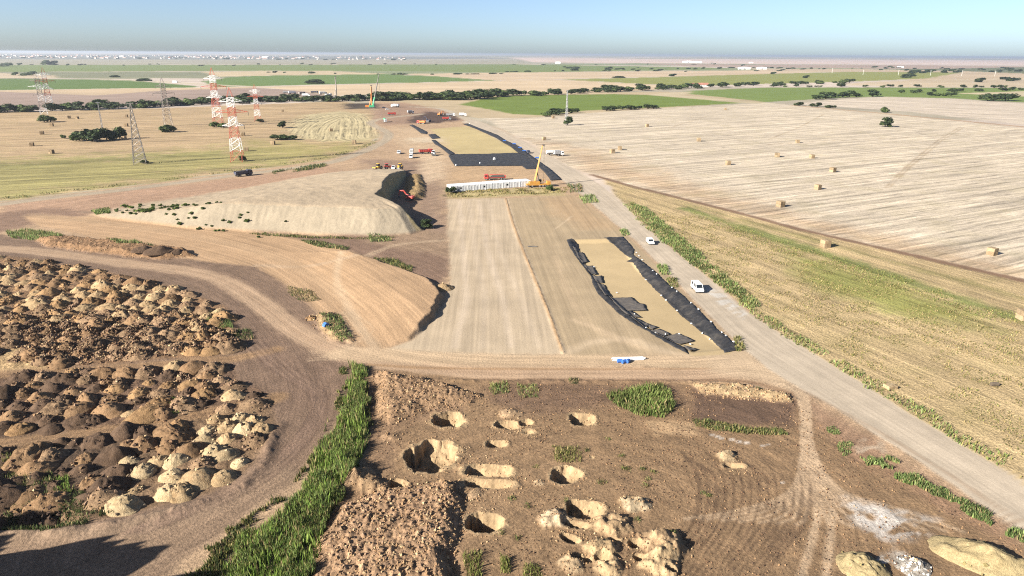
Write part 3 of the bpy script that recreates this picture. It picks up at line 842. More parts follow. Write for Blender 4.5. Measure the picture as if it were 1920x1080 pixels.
mid_road = [((a[0] + b[0]) / 2, (a[1] + b[1]) / 2) for a, b in zip(ROAD_L[:18], ROAD_R[::-1][:18])]
SPEC = {  # class: object name, material, row direction, label, category, kind
    'land': ('ground', 'far', lin_flow((0, 150), (1900, 150))),
    'farfield': ('field', 'far', lin_flow((0, 150), (1900, 150))),
    'build': ('construction_ground', 'soil', lin_flow((0, 380), (600, 306))),
    'brown': ('dirt_yard', 'soil', pl_flow(smooth_px([(-300, 440), (0, 455), (300, 492), (470, 560), (580, 680), (600, 770), (520, 880), (250, 1010)], 4))),
    'gravel_road': ('gravel_road', 'gravel', pl_flow(mid_road)),
    'haul_road': ('haul_road', 'track', pl_flow(smooth_px([(-400, 446), (0, 383), (230, 356), (440, 329), (600, 308), (712, 270), (728, 256), (696, 229), (790, 214), (880, 226), (985, 275)], 4))),
    'dirt_track': ('dirt_track', 'track', pl_flow(CURVE[::3])),
    'platform_pale': ('graded_platform', 'platform', lin_flow((860, 640), (890, 390))),
    'platform_tan': ('graded_platform', 'platform', lin_flow((1150, 640), (1020, 390))),
    'sand_bed': ('sand_bed', 'sand', lin_flow((1250, 600), (1120, 460))),
    'field_right': ('stubble_field', 'stubble', lin_flow((1647, 430), (1913, 387))),
    'field_upper': ('stubble_field', 'stubble', lin_flow((1500, 196), (1920, 215))),
    'field_left': ('stubble_field', 'stubble', lin_flow((0, 305), (425, 287))),
    'field_curved': ('stubble_field', 'curved', pl_flow(smooth_px([(520, 262), (545, 236), (600, 216), (660, 212), (700, 222), (712, 258)], 5))),
    'field_weedy': ('weedy_field', 'weedy', lin_flow((1280, 400), (1920, 600))),
    'crop': ('green_field', 'crop', lin_flow((900, 200), (1380, 193))),
    'ploughed': ('ploughed_field', 'far', lin_flow((0, 190), (480, 180))),
    'cleared': ('cleared_ground', 'scraped', pl_flow(smooth_px([(40, 405), (250, 425), (420, 452), (560, 495), (680, 580), (740, 650)], 4))),
    'dig': ('excavation_ground', 'soil', pl_flow(smooth_px([(700, 1060), (900, 900), (1100, 830), (1300, 860), (1400, 960), (1350, 1080)], 4))),
    'dump': ('dump_ground', 'clod', lin_flow((0, 703), (440, 672))),
    'bank': ('spoil_bank', 'clod', lin_flow((0, 703), (440, 672))),
    'stock': ('sand_stockpile', 'stock', lin_flow((300, 428), (600, 441))),
    'cut': ('sand_bench', 'clod', lin_flow((0, 703), (440, 672))),
}
grid_cls = cls.reshape(NR, NC)
fc = grid_cls[:-1, :-1].ravel()
idx = np.arange(NP_).reshape(NR, NC)
quads = np.stack([idx[:-1, :-1].ravel(), idx[:-1, 1:].ravel(), idx[1:, 1:].ravel(), idx[1:, :-1].ravel()], 1)
gv = np.stack([gx, gy, gz], 1)


def terrain_piece(name, mask, matkey, flowf):
    q = quads[mask]
    if not len(q): return None
    used, inv = np.unique(q, return_inverse=True)
    x, y = gx[used], gy[used]
    fl = np.zeros((len(used), 3))
    fa, fb = flowf(x, y)
    fl[:, 0], fl[:, 1] = fa, fb
    me = np_mesh(name, gv[used], inv.reshape(-1, 4), GM[matkey], col[used], fl)
    return link(name, me)


for c in CLS:
    nm, mk_, fl_ = SPEC[c]
    if c == 'bank': continue
    msk = fc == CI[c]
    o = terrain_piece(nm, msk, mk_, fl_)
    if o is None: continue
    if c == 'stock':
        tag(o, 'long pale sand stockpile with flat top and a steep dug-out end', 'stockpile')
    elif c == 'cut':
        tag(o, 'low brown sand bench left beside the dug-out end of the stockpile', 'earth bench')
    else:
        o['kind'] = 'structure'
bank_lbl = ['long bank of dark cloddy soil between two dirt tracks', 'rough pale soil bank at the foot of the curved haul track, beside the reeds',
            'large spoil heap of coarse clods with a shadowed right flank, beside the reed strip', 'low ridge of pale soil at the edge of the dark cleared plot',
            'small overgrown soil heap with a blue tarpaulin beside the haul track', 'small soil heap pushed into the reed strip']
for bi, (P, hh, run) in enumerate(BANKS):
    fx = gx[quads[:, 0]]
    fy = gy[quads[:, 0]]
    msk = (fc == CI['bank']) & (fx > P[:, 0].min() - 2.5) & (fx < P[:, 0].max() + 2.5) & (fy > P[:, 1].min() - 2.5) & (fy < P[:, 1].max() + 2.5)
    o = terrain_piece('spoil_bank', msk, 'clod', SPEC['bank'][2])
    fc = np.where(msk, -1, fc)
    if o: tag(o, bank_lbl[bi], 'soil bank')
rest = fc == CI['bank']
if rest.any():
    o = terrain_piece('excavation_ground', rest, 'clod', SPEC['bank'][2])
    o['kind'] = 'structure'
pit_words = {0: 'rounded pit with a ragged pale lip near the foot of the cloddy bank', 1: 'widest dug pit, with stepped pale sides and a black shadowed edge',
             5: 'shallow square pit with a pale rim, alone near the reed clump', 7: 'long rectangular pit dug in front of a parallel trench', 8: 'narrow straight trench parallel to the rectangular pit',
             10: 'deep round pit half filled with shadow beside the large spoil heap', 11: 'shallow irregular pit ringed with pale soil', 12: 'shallow squared pit among the pale mounds',
             13: 'narrow slanting trench beside the squared pit', 23: 'small slit pit in front of a lone pale mound', 6: 'small angular pit between the widest pit and the round pits',
             9: 'small pit at the head of the large spoil heap', 3: 'small square pit in a cluster of three shallow pits'}
for pi in range(len(PITS)):
    o = terrain_piece('excavation_pit', fc == 100 + pi, 'pit', SPEC['dig'][2])
    if o: tag(o, pit_words.get(pi, 'small round pit dug in brown earth among the pale soil mounds' if pi > 13 else 'shallow pale pit in a small cluster of pits'), 'pit', 'pits dug in the excavation field')

# ------------------------------------------------------------------ dumped soil heaps
HM = {
    'pale': heap_mat('pale_sandy_soil', C(210, 180, 138), C(180, 146, 106)),
    'white': heap_mat('chalky_sandy_soil', C(224, 198, 156), C(198, 166, 122)),
    'tan': heap_mat('tan_soil', C(194, 156, 112), C(150, 116, 82)),
    'brown': heap_mat('brown_soil', C(158, 125, 92), C(184, 150, 114)),
    'dark': heap_mat('dark_topsoil', C(120, 97, 78), C(94, 76, 62)),
    'mixed': heap_mat('mixed_rubble_soil', C(184, 152, 118), C(118, 94, 74), 0.35),
    'olive': heap_mat('olive_clay', C(190, 170, 128), C(156, 138, 100)),
    'rubble': heap_mat('white_rubble', C(206, 196, 182), C(140, 128, 114), 0.4),
}


def heap_mesh(seed, R, Hh, rough, el=1.0):
    nr, na = 15, 30
    V = [(0, 0, Hh)]
    ang = np.linspace(0, 2 * np.pi, na, endpoint=False)
    r = np.linspace(0, 1, nr + 1)[1:]
    rr, aa = np.meshgrid(r, ang, indexing='ij')
    edge = 1 + 0.20 * fbm(np.cos(aa) * 1.5 + seed * 7.7, np.sin(aa) * 1.5, 1.0, 3, seed)
    x, y = rr * R * edge * np.cos(aa) * el, rr * R * edge * np.sin(aa)
    tl = 0.16 * math.sin(seed * 2.1) * np.cos(aa + seed)
    q = np.clip(rr * (1 + tl), 0, 1)
    prof = 0.28 * (1 - q) + 0.62 * np.cos(q * np.pi / 2) ** 1.25
    z = Hh * prof * (1 + 0.26 * fbm(x + seed * 3, y, 1.9, 2, seed + 1))
    rg = np.clip((1 - rr) * 4, 0, 1) * np.clip(rr * 3.5, 0.1, 1)
    z = z + rough * rg * (np.abs(fbm(x + seed * 3.1, y + 5, 0.75, 3, seed + 2)) * 2 - 0.4)
    z = np.where(rr > 0.99, -0.45, z)
    V = np.vstack([[(0, 0, float(z[0].mean()))], np.stack([x.ravel(), y.ravel(), z.ravel()], 1)])
    F = []
    for j in range(na):
        F.append((0, 1 + j, 1 + (j + 1) % na, 0))
    for i in range(nr - 1):
        for j in range(na):
            a, b = 1 + i * na + j, 1 + i * na + (j + 1) % na
            F.append((a, a + na, b + na, b))
    me = bpy.data.meshes.new('soil_heap')
    me.from_pydata(V.tolist(), [], [f if f[0] != f[3] else f[:3] for f in F])
    for p in me.polygons: p.use_smooth = True
    me.materials.append(HM['tan'])
    return me


SMOOTH = [heap_mesh(i, 2.3, 1.5, 0.16, 1 + 0.12 * (i % 3)) for i in range(5)]
CLODDY = [heap_mesh(20 + i, 2.3, 1.45, 0.36, 1 + 0.12 * (i % 3)) for i in range(6)]
KIND_LBL = {'pale': 'pale sandy soil heap', 'white': 'cream sand heap', 'tan': 'tan subsoil heap', 'brown': 'brown earth heap',
            'dark': 'dark topsoil heap', 'mixed': 'mottled soil and rubble heap', 'olive': 'olive clay heap', 'rubble': 'heap of white broken rubble'}
heaps = []


def put_heap(px, py, kind, me, s, sz, rot, label, group=None, wxy=None):
    x, y = wxy if wxy is not None else G(px, py)
    o = link('soil_heap', me)
    o.location = (x, y, Hz(x, y) - 0.05)
    o.rotation_euler = (0, 0, rot)
    o.scale = (s * random.uniform(.85, 1.3), s * random.uniform(.85, 1.15), sz)
    o.material_slots[0].link = 'OBJECT'
    o.material_slots[0].material = HM[kind]
    tag(o, label, 'soil heap', group)
    heaps.append((x, y, 2.3 * s, 1.6 * sz, kind))
    return o


def px_of(x, y, z=0.0):
    d = Vector((x, y, z - CAM_H))
    w_ = d.dot(fwd)
    return 960 + F_PX * d.dot(rt) / w_, 540 - F_PX * d.dot(upv) / w_


def fill_heaps(poly, spacing, chooser, where, keep=1.0):
    P = GP(poly)
    x0, y0 = P.min(0)
    x1, y1 = P.max(0)
    ang = math.radians(-8)
    c, s = math.cos(ang), math.sin(ang)
    row = 0
    yy = y0 - 12
    while yy < y1 + 12:
        xx = x0 + (row % 2) * spacing * 0.5
        while xx < x1:
            jx, jy = random.uniform(-1.1, 1.1), random.uniform(-.9, .9)
            wx, wy = xx + jx, yy + jy + (xx - x0) * math.tan(ang) * 0.6
            xx += spacing * random.uniform(0.85, 1.15)
            sd = float(poly_sd(P, np.array([wx]), np.array([wy]))[0])
            if sd < 0.9: continue
            px, py = px_of(wx, wy)
            if px < -22 or random.random() > keep: continue
            kind, cl = chooser(px, py)
            me = random.choice(CLODDY if random.random() < cl else SMOOTH)
            sc = random.triangular(0.5, 1.6, 0.85)
            size = 'small' if sc < .85 else 'large' if sc > 1.25 else 'middling'
            rim = 'on the outer rim of' if sd < 3.6 else 'well inside'
            rough = 'lumpy' if me in CLODDY else 'smooth'
            put_heap(0, 0, kind, me, sc, sc * random.uniform(0.8, 1.15), random.uniform(0, 6.28), size + ' ' + rough + ' ' + KIND_LBL[kind] + ' ' + rim + ' ' + where, 'dumped heaps ' + rim + ' ' + where, (wx, wy))
        yy += spacing * 0.86
        row += 1


def wch(ws):
    ks = list(ws)
    return random.choices(ks, [ws[k] for k in ks])[0]


def ch_a(px, py):
    if py < 535: return wch({'brown': 3, 'tan': 3, 'pale': 1.5, 'mixed': 1}), 0.5
    if py > 605 and px < 340: return wch({'mixed': 5, 'brown': 2}), 0.95
    if py < 605 and px < 330: return wch({'pale': 4, 'tan': 3, 'mixed': 1.5, 'brown': .8}), 0.6
    return wch({'tan': 3, 'pale': 2, 'brown': 2.2, 'mixed': 2.4, 'dark': .6}), 0.6


def ch_b(px, py):
    if px < 230: return wch({'dark': 3, 'brown': 2.5, 'mixed': 2, 'tan': 1}), 0.5
    return wch({'mixed': 3.5, 'tan': 2, 'brown': 2, 'dark': 1, 'pale': 1.0}), 0.7


def ch_c(px, py):
    if px > 370 or (py > 850 and px > 225): return wch({'white': 5, 'pale': 2, 'mixed': .5}), 0.4
    if px < 240: return wch({'dark': 5, 'brown': 2, 'mixed': .8}), 0.35
    return wch({'brown': 2.5, 'dark': 2, 'tan': 2, 'mixed': 1.5}), 0.5


fill_heaps(DUMP_A, 4.45, ch_a, 'the curved-track yard')
fill_heaps(DUMP_B, 4.2, ch_b, 'the middle dump strip')
fill_heaps(DUMP_C, 4.0, ch_c, 'the yard-road strip')
for px, py, s, sz in [(300, 480, 1.5, 1.0), (270, 478, 1.1, .8), (335, 480, 1.0, .7)]:
    put_heap(px, py, 'dark', SMOOTH[1], s, sz, 0.4, 'dark topsoil heap at the end of the cloddy bank between tracks', 'dark heaps ending the cloddy bank')
put_heap(1618, 1066, 'olive', CLODDY[1], 1.3, 1.35, 0.3, 'steep pale olive clay heap beside the white rubble heap')
put_heap(1850, 1052, 'olive', CLODDY[4], 1.9, 1.15, -0.5, 'long pale olive clay heap between the lime patch and the roadside ditch').scale = (2.8, 1.5, 1.7)
put_heap(1712, 1064, 'rubble', CLODDY[2], 0.8, 0.75, 0.0, 'small heap of white broken rubble beside an olive clay heap')
put_heap(585, 598, 'tan', CLODDY[3], 0.7, 0.6, 0.0, 'small tan soil heap in the weeds beside the haul track')
put_heap(832, 540, 'pale', SMOOTH[3], 1.1, 1.0, 0.0, 'round pale soil heap at the edge of the graded platform')
# unseen hills added off to the left, shaped to cast the yard road shadow
me = heap_mesh(77, 16, 16, 0.15)
for i, (x, y) in enumerate([(-66, 45), (-82, 50), (-100, 53), (-118, 57)]):
    o = link('unseen_shade_hill', me)
    o.location = (x, y, -0.3)
    o.rotation_euler = (0, 0, i * 1.3)
    o.scale = (1, 1, 1.35)
    o.material_slots[0].link = 'OBJECT'
    o.material_slots[0].material = HM['brown']
    tag(o, 'unseen tall brown hill added to shade the end of the wide brown yard road', 'spoil hill', 'unseen hills added to shade the yard road')

# loose clods on and between the heaps
rs = np.random.default_rng(3)
oct_v = np.array([(1, 0, 0), (0, 1, 0), (-1, 0, 0), (0, -1, 0), (0, 0, 1), (0, 0, -1)], float)
oct_f = np.array([(0, 1, 4), (1, 2, 4), (2, 3, 4), (3, 0, 4), (1, 0, 5), (2, 1, 5), (3, 2, 5), (0, 3, 5)])


def clods(name, pts, sizes, cols_, label):
    n = len(pts)
    V = oct_v[None] * (0.6 + 0.8 * rs.random((n, 6, 1)))
    a = rs.random(n) * 6.28
    b = rs.random(n) * 6.28
    ca, sa, cb, sb = np.cos(a)[:, None], np.sin(a)[:, None], np.cos(b)[:, None], np.sin(b)[:, None]
    x, y, z = V[..., 0], V[..., 1], V[..., 2]
    x, y = x * ca - y * sa, x * sa + y * ca
    y, z = y * cb - z * sb, y * sb + z * cb
    V = np.stack([x, y, z], -1) * sizes[:, None, None] + pts[:, None, :]
    F = (oct_f[None] + (np.arange(n) * 6)[:, None, None]).reshape(-1, 3)
    me = np_mesh(name, V.reshape(-1, 3), F, CLODM, np.repeat(cols_, 6, 0), smooth=False)
    o = link(name, me)
    tag(o, label, 'clods', kind='stuff')


CLODM = attr_mat('clod', 0.97, 0.25, 5)
KC = {'pale': (222, 190, 146), 'white': (232, 206, 166), 'tan': (190, 152, 112), 'brown': (142, 110, 84), 'dark': (100, 80, 66), 'mixed': (176, 144, 116), 'olive': (170, 154, 104), 'rubble': (230, 225, 216)}
pts, szs, cc = [], [], []
for (x, y, R, Hh, kind) in heaps:
    if y > 260: continue
    n = {'mixed': 60, 'rubble': 110, 'tan': 26, 'brown': 22}.get(kind, 12)
    for k in range(n):
        r = random.random() ** 0.6 * R * 1.1
        t = random.uniform(0, 6.283)
        pts.append((x + r * math.cos(t), y + r * math.sin(t), max(0.05, Hh * min(0.86, 1 - r / R)) + 0.02))
        szs.append(random.choice((0.10, 0.14, 0.18, 0.24, 0.32)))
        k2 = kind if random.random() < 0.7 else random.choice(['pale', 'mixed', 'dark', 'tan'])
        cc.append(C(*KC[k2]) * random.uniform(0.7, 1.25))
P = GP([(10, 600), (120, 585), (330, 590), (440, 625), (430, 655), (150, 685), (60, 680), (30, 640)])
x0, y0 = P.min(0); x1, y1 = P.max(0)
q = np.stack([rs.uniform(x0, x1, 9000), rs.uniform(y0, y1, 9000)], 1)
q = q[poly_sd(P, q[:, 0], q[:, 1]) > 0]
hz = Hv(q)
hmax = np.zeros(len(q))
for (x, y, R, Hh, kind) in heaps:
    hmax = np.maximum(hmax, Hh * np.minimum(0.86, 1 - np.hypot(q[:, 0] - x, q[:, 1] - y) / R))
for i in range(len(q)):
    pts.append((q[i, 0], q[i, 1], hz[i] + hmax[i] + 0.05))
    szs.append(random.choice((0.12, 0.18, 0.24, 0.34)))
    cc.append(C(*KC[random.choice(['mixed', 'brown', 'dark', 'tan', 'brown', 'pale'])]) * random.uniform(0.7, 1.2))
clods('soil_clods', np.array(pts), np.array(szs), np.array(cc), 'loose clods of earth strewn over the dumped heaps')
pts, szs, cc = [], [], []
for bi, cnt in ((0, 700), (1, 700), (2, 1800), (3, 400), (4, 200)):
    P = BANKS[bi][0]
    x0, y0 = P.min(0); x1, y1 = P.max(0)
    q = np.stack([rs.uniform(x0, x1, cnt * 2), rs.uniform(y0, y1, cnt * 2)], 1)
    q = q[poly_sd(P, q[:, 0], q[:, 1]) > -0.5][:cnt]
    for (x, y), z in zip(q, Hv(q)):
        pts.append((x, y, z + 0.03))
        szs.append(random.choice((0.08, 0.12, 0.16, 0.24)))
        cc.append(C(*KC[random.choice(['mixed', 'tan', 'pale', 'tan'])]) * random.uniform(0.7, 1.15))
clods('bank_clods', np.array(pts), np.array(szs), np.array(cc), 'loose clods of earth on the spoil banks')

P = GP([(690, 700), (900, 720), (1280, 720), (1500, 760), (1600, 840), (1920, 1030), (1920, 1080), (560, 1080), (690, 850)])
q = np.stack([rs.uniform(P[:, 0].min(), P[:, 0].max(), 22000), rs.uniform(P[:, 1].min(), P[:, 1].max(), 22000)], 1)
q = q[(poly_sd(P, q[:, 0], q[:, 1]) > 0) & (fbm(q[:, 0], q[:, 1], 7, 3, 801) > -0.15)][:7000]
pit_d = np.min([np.hypot(q[:, 0] - G(p[0], p[1])[0], q[:, 1] - G(p[0], p[1])[1]) / max(p[2], p[3]) for p in PITS], axis=0)
q2 = []
for p in MOUNDS + PITS:
    cx, cy = G(p[0], p[1])
    rr_ = max(p[2], p[3]) if len(p) > 5 else p[2]
    for k in range(int(16 * rr_)):
        a_, d_ = random.uniform(0, 6.28), rr_ * (random.uniform(.8, 1.35) if len(p) > 5 else random.random() ** .5 * 1.1)
        q2.append((cx + d_ * math.cos(a_), cy + d_ * math.sin(a_)))
q = np.vstack([q, np.array(q2)])
pit_d = np.concatenate([pit_d, np.ones(len(q2))])
cc = np.array([C(*KC[random.choice(['pale', 'tan', 'tan'] if dd < 1.5 else ['brown', 'dark', 'brown', 'tan'])]) * random.uniform(.7, 1.2) for dd in pit_d])
clods('soil_crumbs', np.column_stack([q, Hv(q) + .02]), rs.choice([.05, .07, .10, .15], len(q)), cc, 'small crumbs of earth strewn over the excavation field')

# ------------------------------------------------------------------ grass, reeds, weeds
GRASSM = attr_mat('grass_blades', 0.8, 0.2, 1.5, trans=0.25)


def blades(q, hgt, wid, pal, spread=0.35):
    n = len(q)
    z = Hv(q)
    a = rs.random(n) * 6.283
    low = vn(q[:, 0] / 2.6, q[:, 1] / 2.6, 71)
    h_ = hgt * (0.45 + 0.6 * rs.random(n)) * (0.55 + 0.75 * low)
    lean = spread * h_ * rs.random(n)
    la = rs.random(n) * 6.283
    dx, dy = np.cos(a) * wid / 2, np.sin(a) * wid / 2
    v = np.zeros((n, 4, 3))
    v[:, 0] = np.stack([q[:, 0] - dx, q[:, 1] - dy, z - 0.05], 1)
    v[:, 1] = np.stack([q[:, 0] + dx, q[:, 1] + dy, z - 0.05], 1)
    v[:, 2] = np.stack([q[:, 0] + dx * .7 + lean * .4 * np.cos(la), q[:, 1] + dy * .7 + lean * .4 * np.sin(la), z + h_ * 0.6], 1)
    v[:, 3] = np.stack([q[:, 0] + lean * np.cos(la), q[:, 1] + lean * np.sin(la), z + h_], 1)
    F = np.array([(0, 1, 2, 3)])[None] + (np.arange(n) * 4)[:, None, None]
    pi_ = rs.integers(0, len(pal), n)
    c = np.array([C(*p, 0.98) for p in pal])[pi_] * (0.6 + 0.5 * rs.random((n, 1))) * (0.72 + 0.6 * vn(q[:, 0] / 3.1, q[:, 1] / 3.1, 72))[:, None]
    dead = rs.random(n) < 0.10
    c[dead] = C(190, 168, 120, .8)
    return v.reshape(-1, 3), F.reshape(-1, 4), np.repeat(c, 4, 0)


def scatter(poly, n, patch=0.0, psize=3.0, seed=1, world=None, rag=1.5):
    P = world if world is not None else GP(poly)
    x0, y0 = P.min(0); x1, y1 = P.max(0)
    q = np.stack([rs.uniform(x0, x1, n * 4), rs.uniform(y0, y1, n * 4)], 1)
    sd = poly_sd(P, q[:, 0], q[:, 1]) + fbm(q[:, 0], q[:, 1], 2.5, 3, seed) * rag
    ok = sd > 0
    if patch: ok &= fbm(q[:, 0], q[:, 1], psize, 3, seed + 9) > patch
    return q[ok][:n]


def grass(name, label, cat, parts, kind='stuff', group=None):
    Vs, Fs, Cs, off = [], [], [], 0
    for p in parts:
        v, f, c = blades(*p)
        Vs.append(v); Fs.append(f + off); Cs.append(c)
        off += len(v)
    me = np_mesh(name, np.vstack(Vs), np.vstack(Fs), GRASSM, np.vstack(Cs), smooth=False)
    o = link(name, me)
    tag(o, label, cat, group, kind)
    return o


GREEN = [(130, 150, 84), (114, 136, 72), (152, 168, 104), (100, 122, 66), (144, 156, 100)]
DKGREEN = [(82, 98, 54), (70, 86, 48), (98, 112, 64), (112, 118, 74)]
OLIVE = [(134, 134, 74), (116, 118, 64), (156, 146, 88), (100, 108, 56)]
DRY = [(168, 146, 102), (152, 132, 90), (132, 122, 76), (176, 154, 112)]
REED = [(660, 684), (684, 690), (688, 760), (692, 815), (672, 880), (655, 905), (640, 935), (612, 985), (575, 1090), (540, 1140), (420, 1140), (430, 1070), (450, 1010), (540, 960), (575, 905), (590, 860), (632, 800), (655, 750)]
grass('reed_bed', 'dense bright green reeds in a strip between brown yard road and dig', 'reeds',
      [(scatter(REED, 30000, -0.22, 6.0, 2), 1.6, 0.12, GREEN + OLIVE[:2], 0.35), (scatter(REED, 9000, 0, 6.0, 5), 0.8, 0.13, OLIVE + DKGREEN, 0.5), (scatter(REED, 4000, 0, 2.5, 4), 2.2, 0.14, [(140, 158, 78), (122, 150, 66)], 0.3)])
grass('grass', 'dark low weeds along the edge of the reed strip', 'grass',
      [(scatter([(640, 690), (655, 700), (650, 760), (590, 860), (550, 915), (450, 1000), (430, 1075), (420, 1140), (250, 1140), (290, 1075), (420, 1010), (520, 930), (570, 880), (610, 800), (630, 770), (625, 730)], 9000, -0.1, 3.0, 6), 0.8, 0.15, DKGREEN + OLIVE, 0.5)])
VERGE = [(1165, 380), (1185, 378), (1240, 415), (1300, 475), (1400, 558), (1425, 585), (1540, 650), (1700, 745), (1920, 872), (1920, 905), (1700, 770), (1530, 668), (1440, 612), (1400, 585), (1340, 528), (1240, 452), (1200, 418)]
grass('verge_grass', 'green weeds along the field side of the gravel road', 'grass',
      [(scatter(VERGE, 9000, -0.35, 6.0, 8), 0.9, 0.2, GREEN + OLIVE, 0.5), (scatter([(1180, 380), (1215, 392), (1330, 490), (1420, 565), (1425, 585), (1340, 528), (1240, 452)], 6000, -0.3, 4, 3), 1.0, 0.22, DKGREEN + GREEN, 0.5)])
grass('ditch_grass', 'green grass in the ditch below the gravel road', 'grass',
      [(scatter([(1612, 858), (1660, 858), (1740, 905), (1830, 955), (1925, 1008), (1925, 1022), (1820, 968), (1720, 915), (1650, 880)], 5200, -0.35, 3, 12), 0.75, 0.13, GREEN + DKGREEN, 0.4),
       (scatter([(1570, 830), (1595, 828), (1600, 850), (1580, 855)], 200), 0.7, 0.12, GREEN, .5), (scatter([(1548, 802), (1565, 800), (1568, 814), (1552, 815)], 140), 0.7, 0.12, GREEN, .5)])
grass('weeds', 'dry weeds and straw standing in the weedy field', 'grass',
      [(scatter([(1190, 395), (1290, 400), (1920, 600), (1920, 860), (1540, 640), (1400, 550)], 15000, -0.1, 5, 14), 0.4, 0.2, DRY + OLIVE, 0.8),
       (scatter([(1290, 392), (1500, 460), (1920, 590), (1920, 620), (1500, 490), (1300, 405)], 5000, -0.1, 5, 16), 0.45, 0.22, OLIVE + [(130, 144, 80)], 0.7)])
grass('ditch_weeds', 'dry weeds in the shallow ditch before the white containers', 'grass',
      [(scatter([(838, 352), (850, 357), (1040, 352), (1065, 352), (1062, 362), (845, 371), (836, 362)], 3500, -0.05, 4, 18), 0.7, 0.3, OLIVE + DRY, 0.6)])
grass('roadside_weeds', 'thin dark weeds along both edges of the left haul road', 'grass',
      [(scatter([(-20, 372), (230, 345), (440, 318), (600, 297), (680, 272), (705, 262), (708, 266), (690, 276), (610, 300), (440, 322), (230, 349), (-20, 378)], 5200, -0.2, 8, 19), 0.9, 0.35, DKGREEN + OLIVE, 0.6),
       (scatter([(510, 322), (600, 308), (612, 306), (610, 313), (560, 322), (515, 327)], 900, -0.2, 8, 20), 1.2, 0.35, DKGREEN, 0.6)])
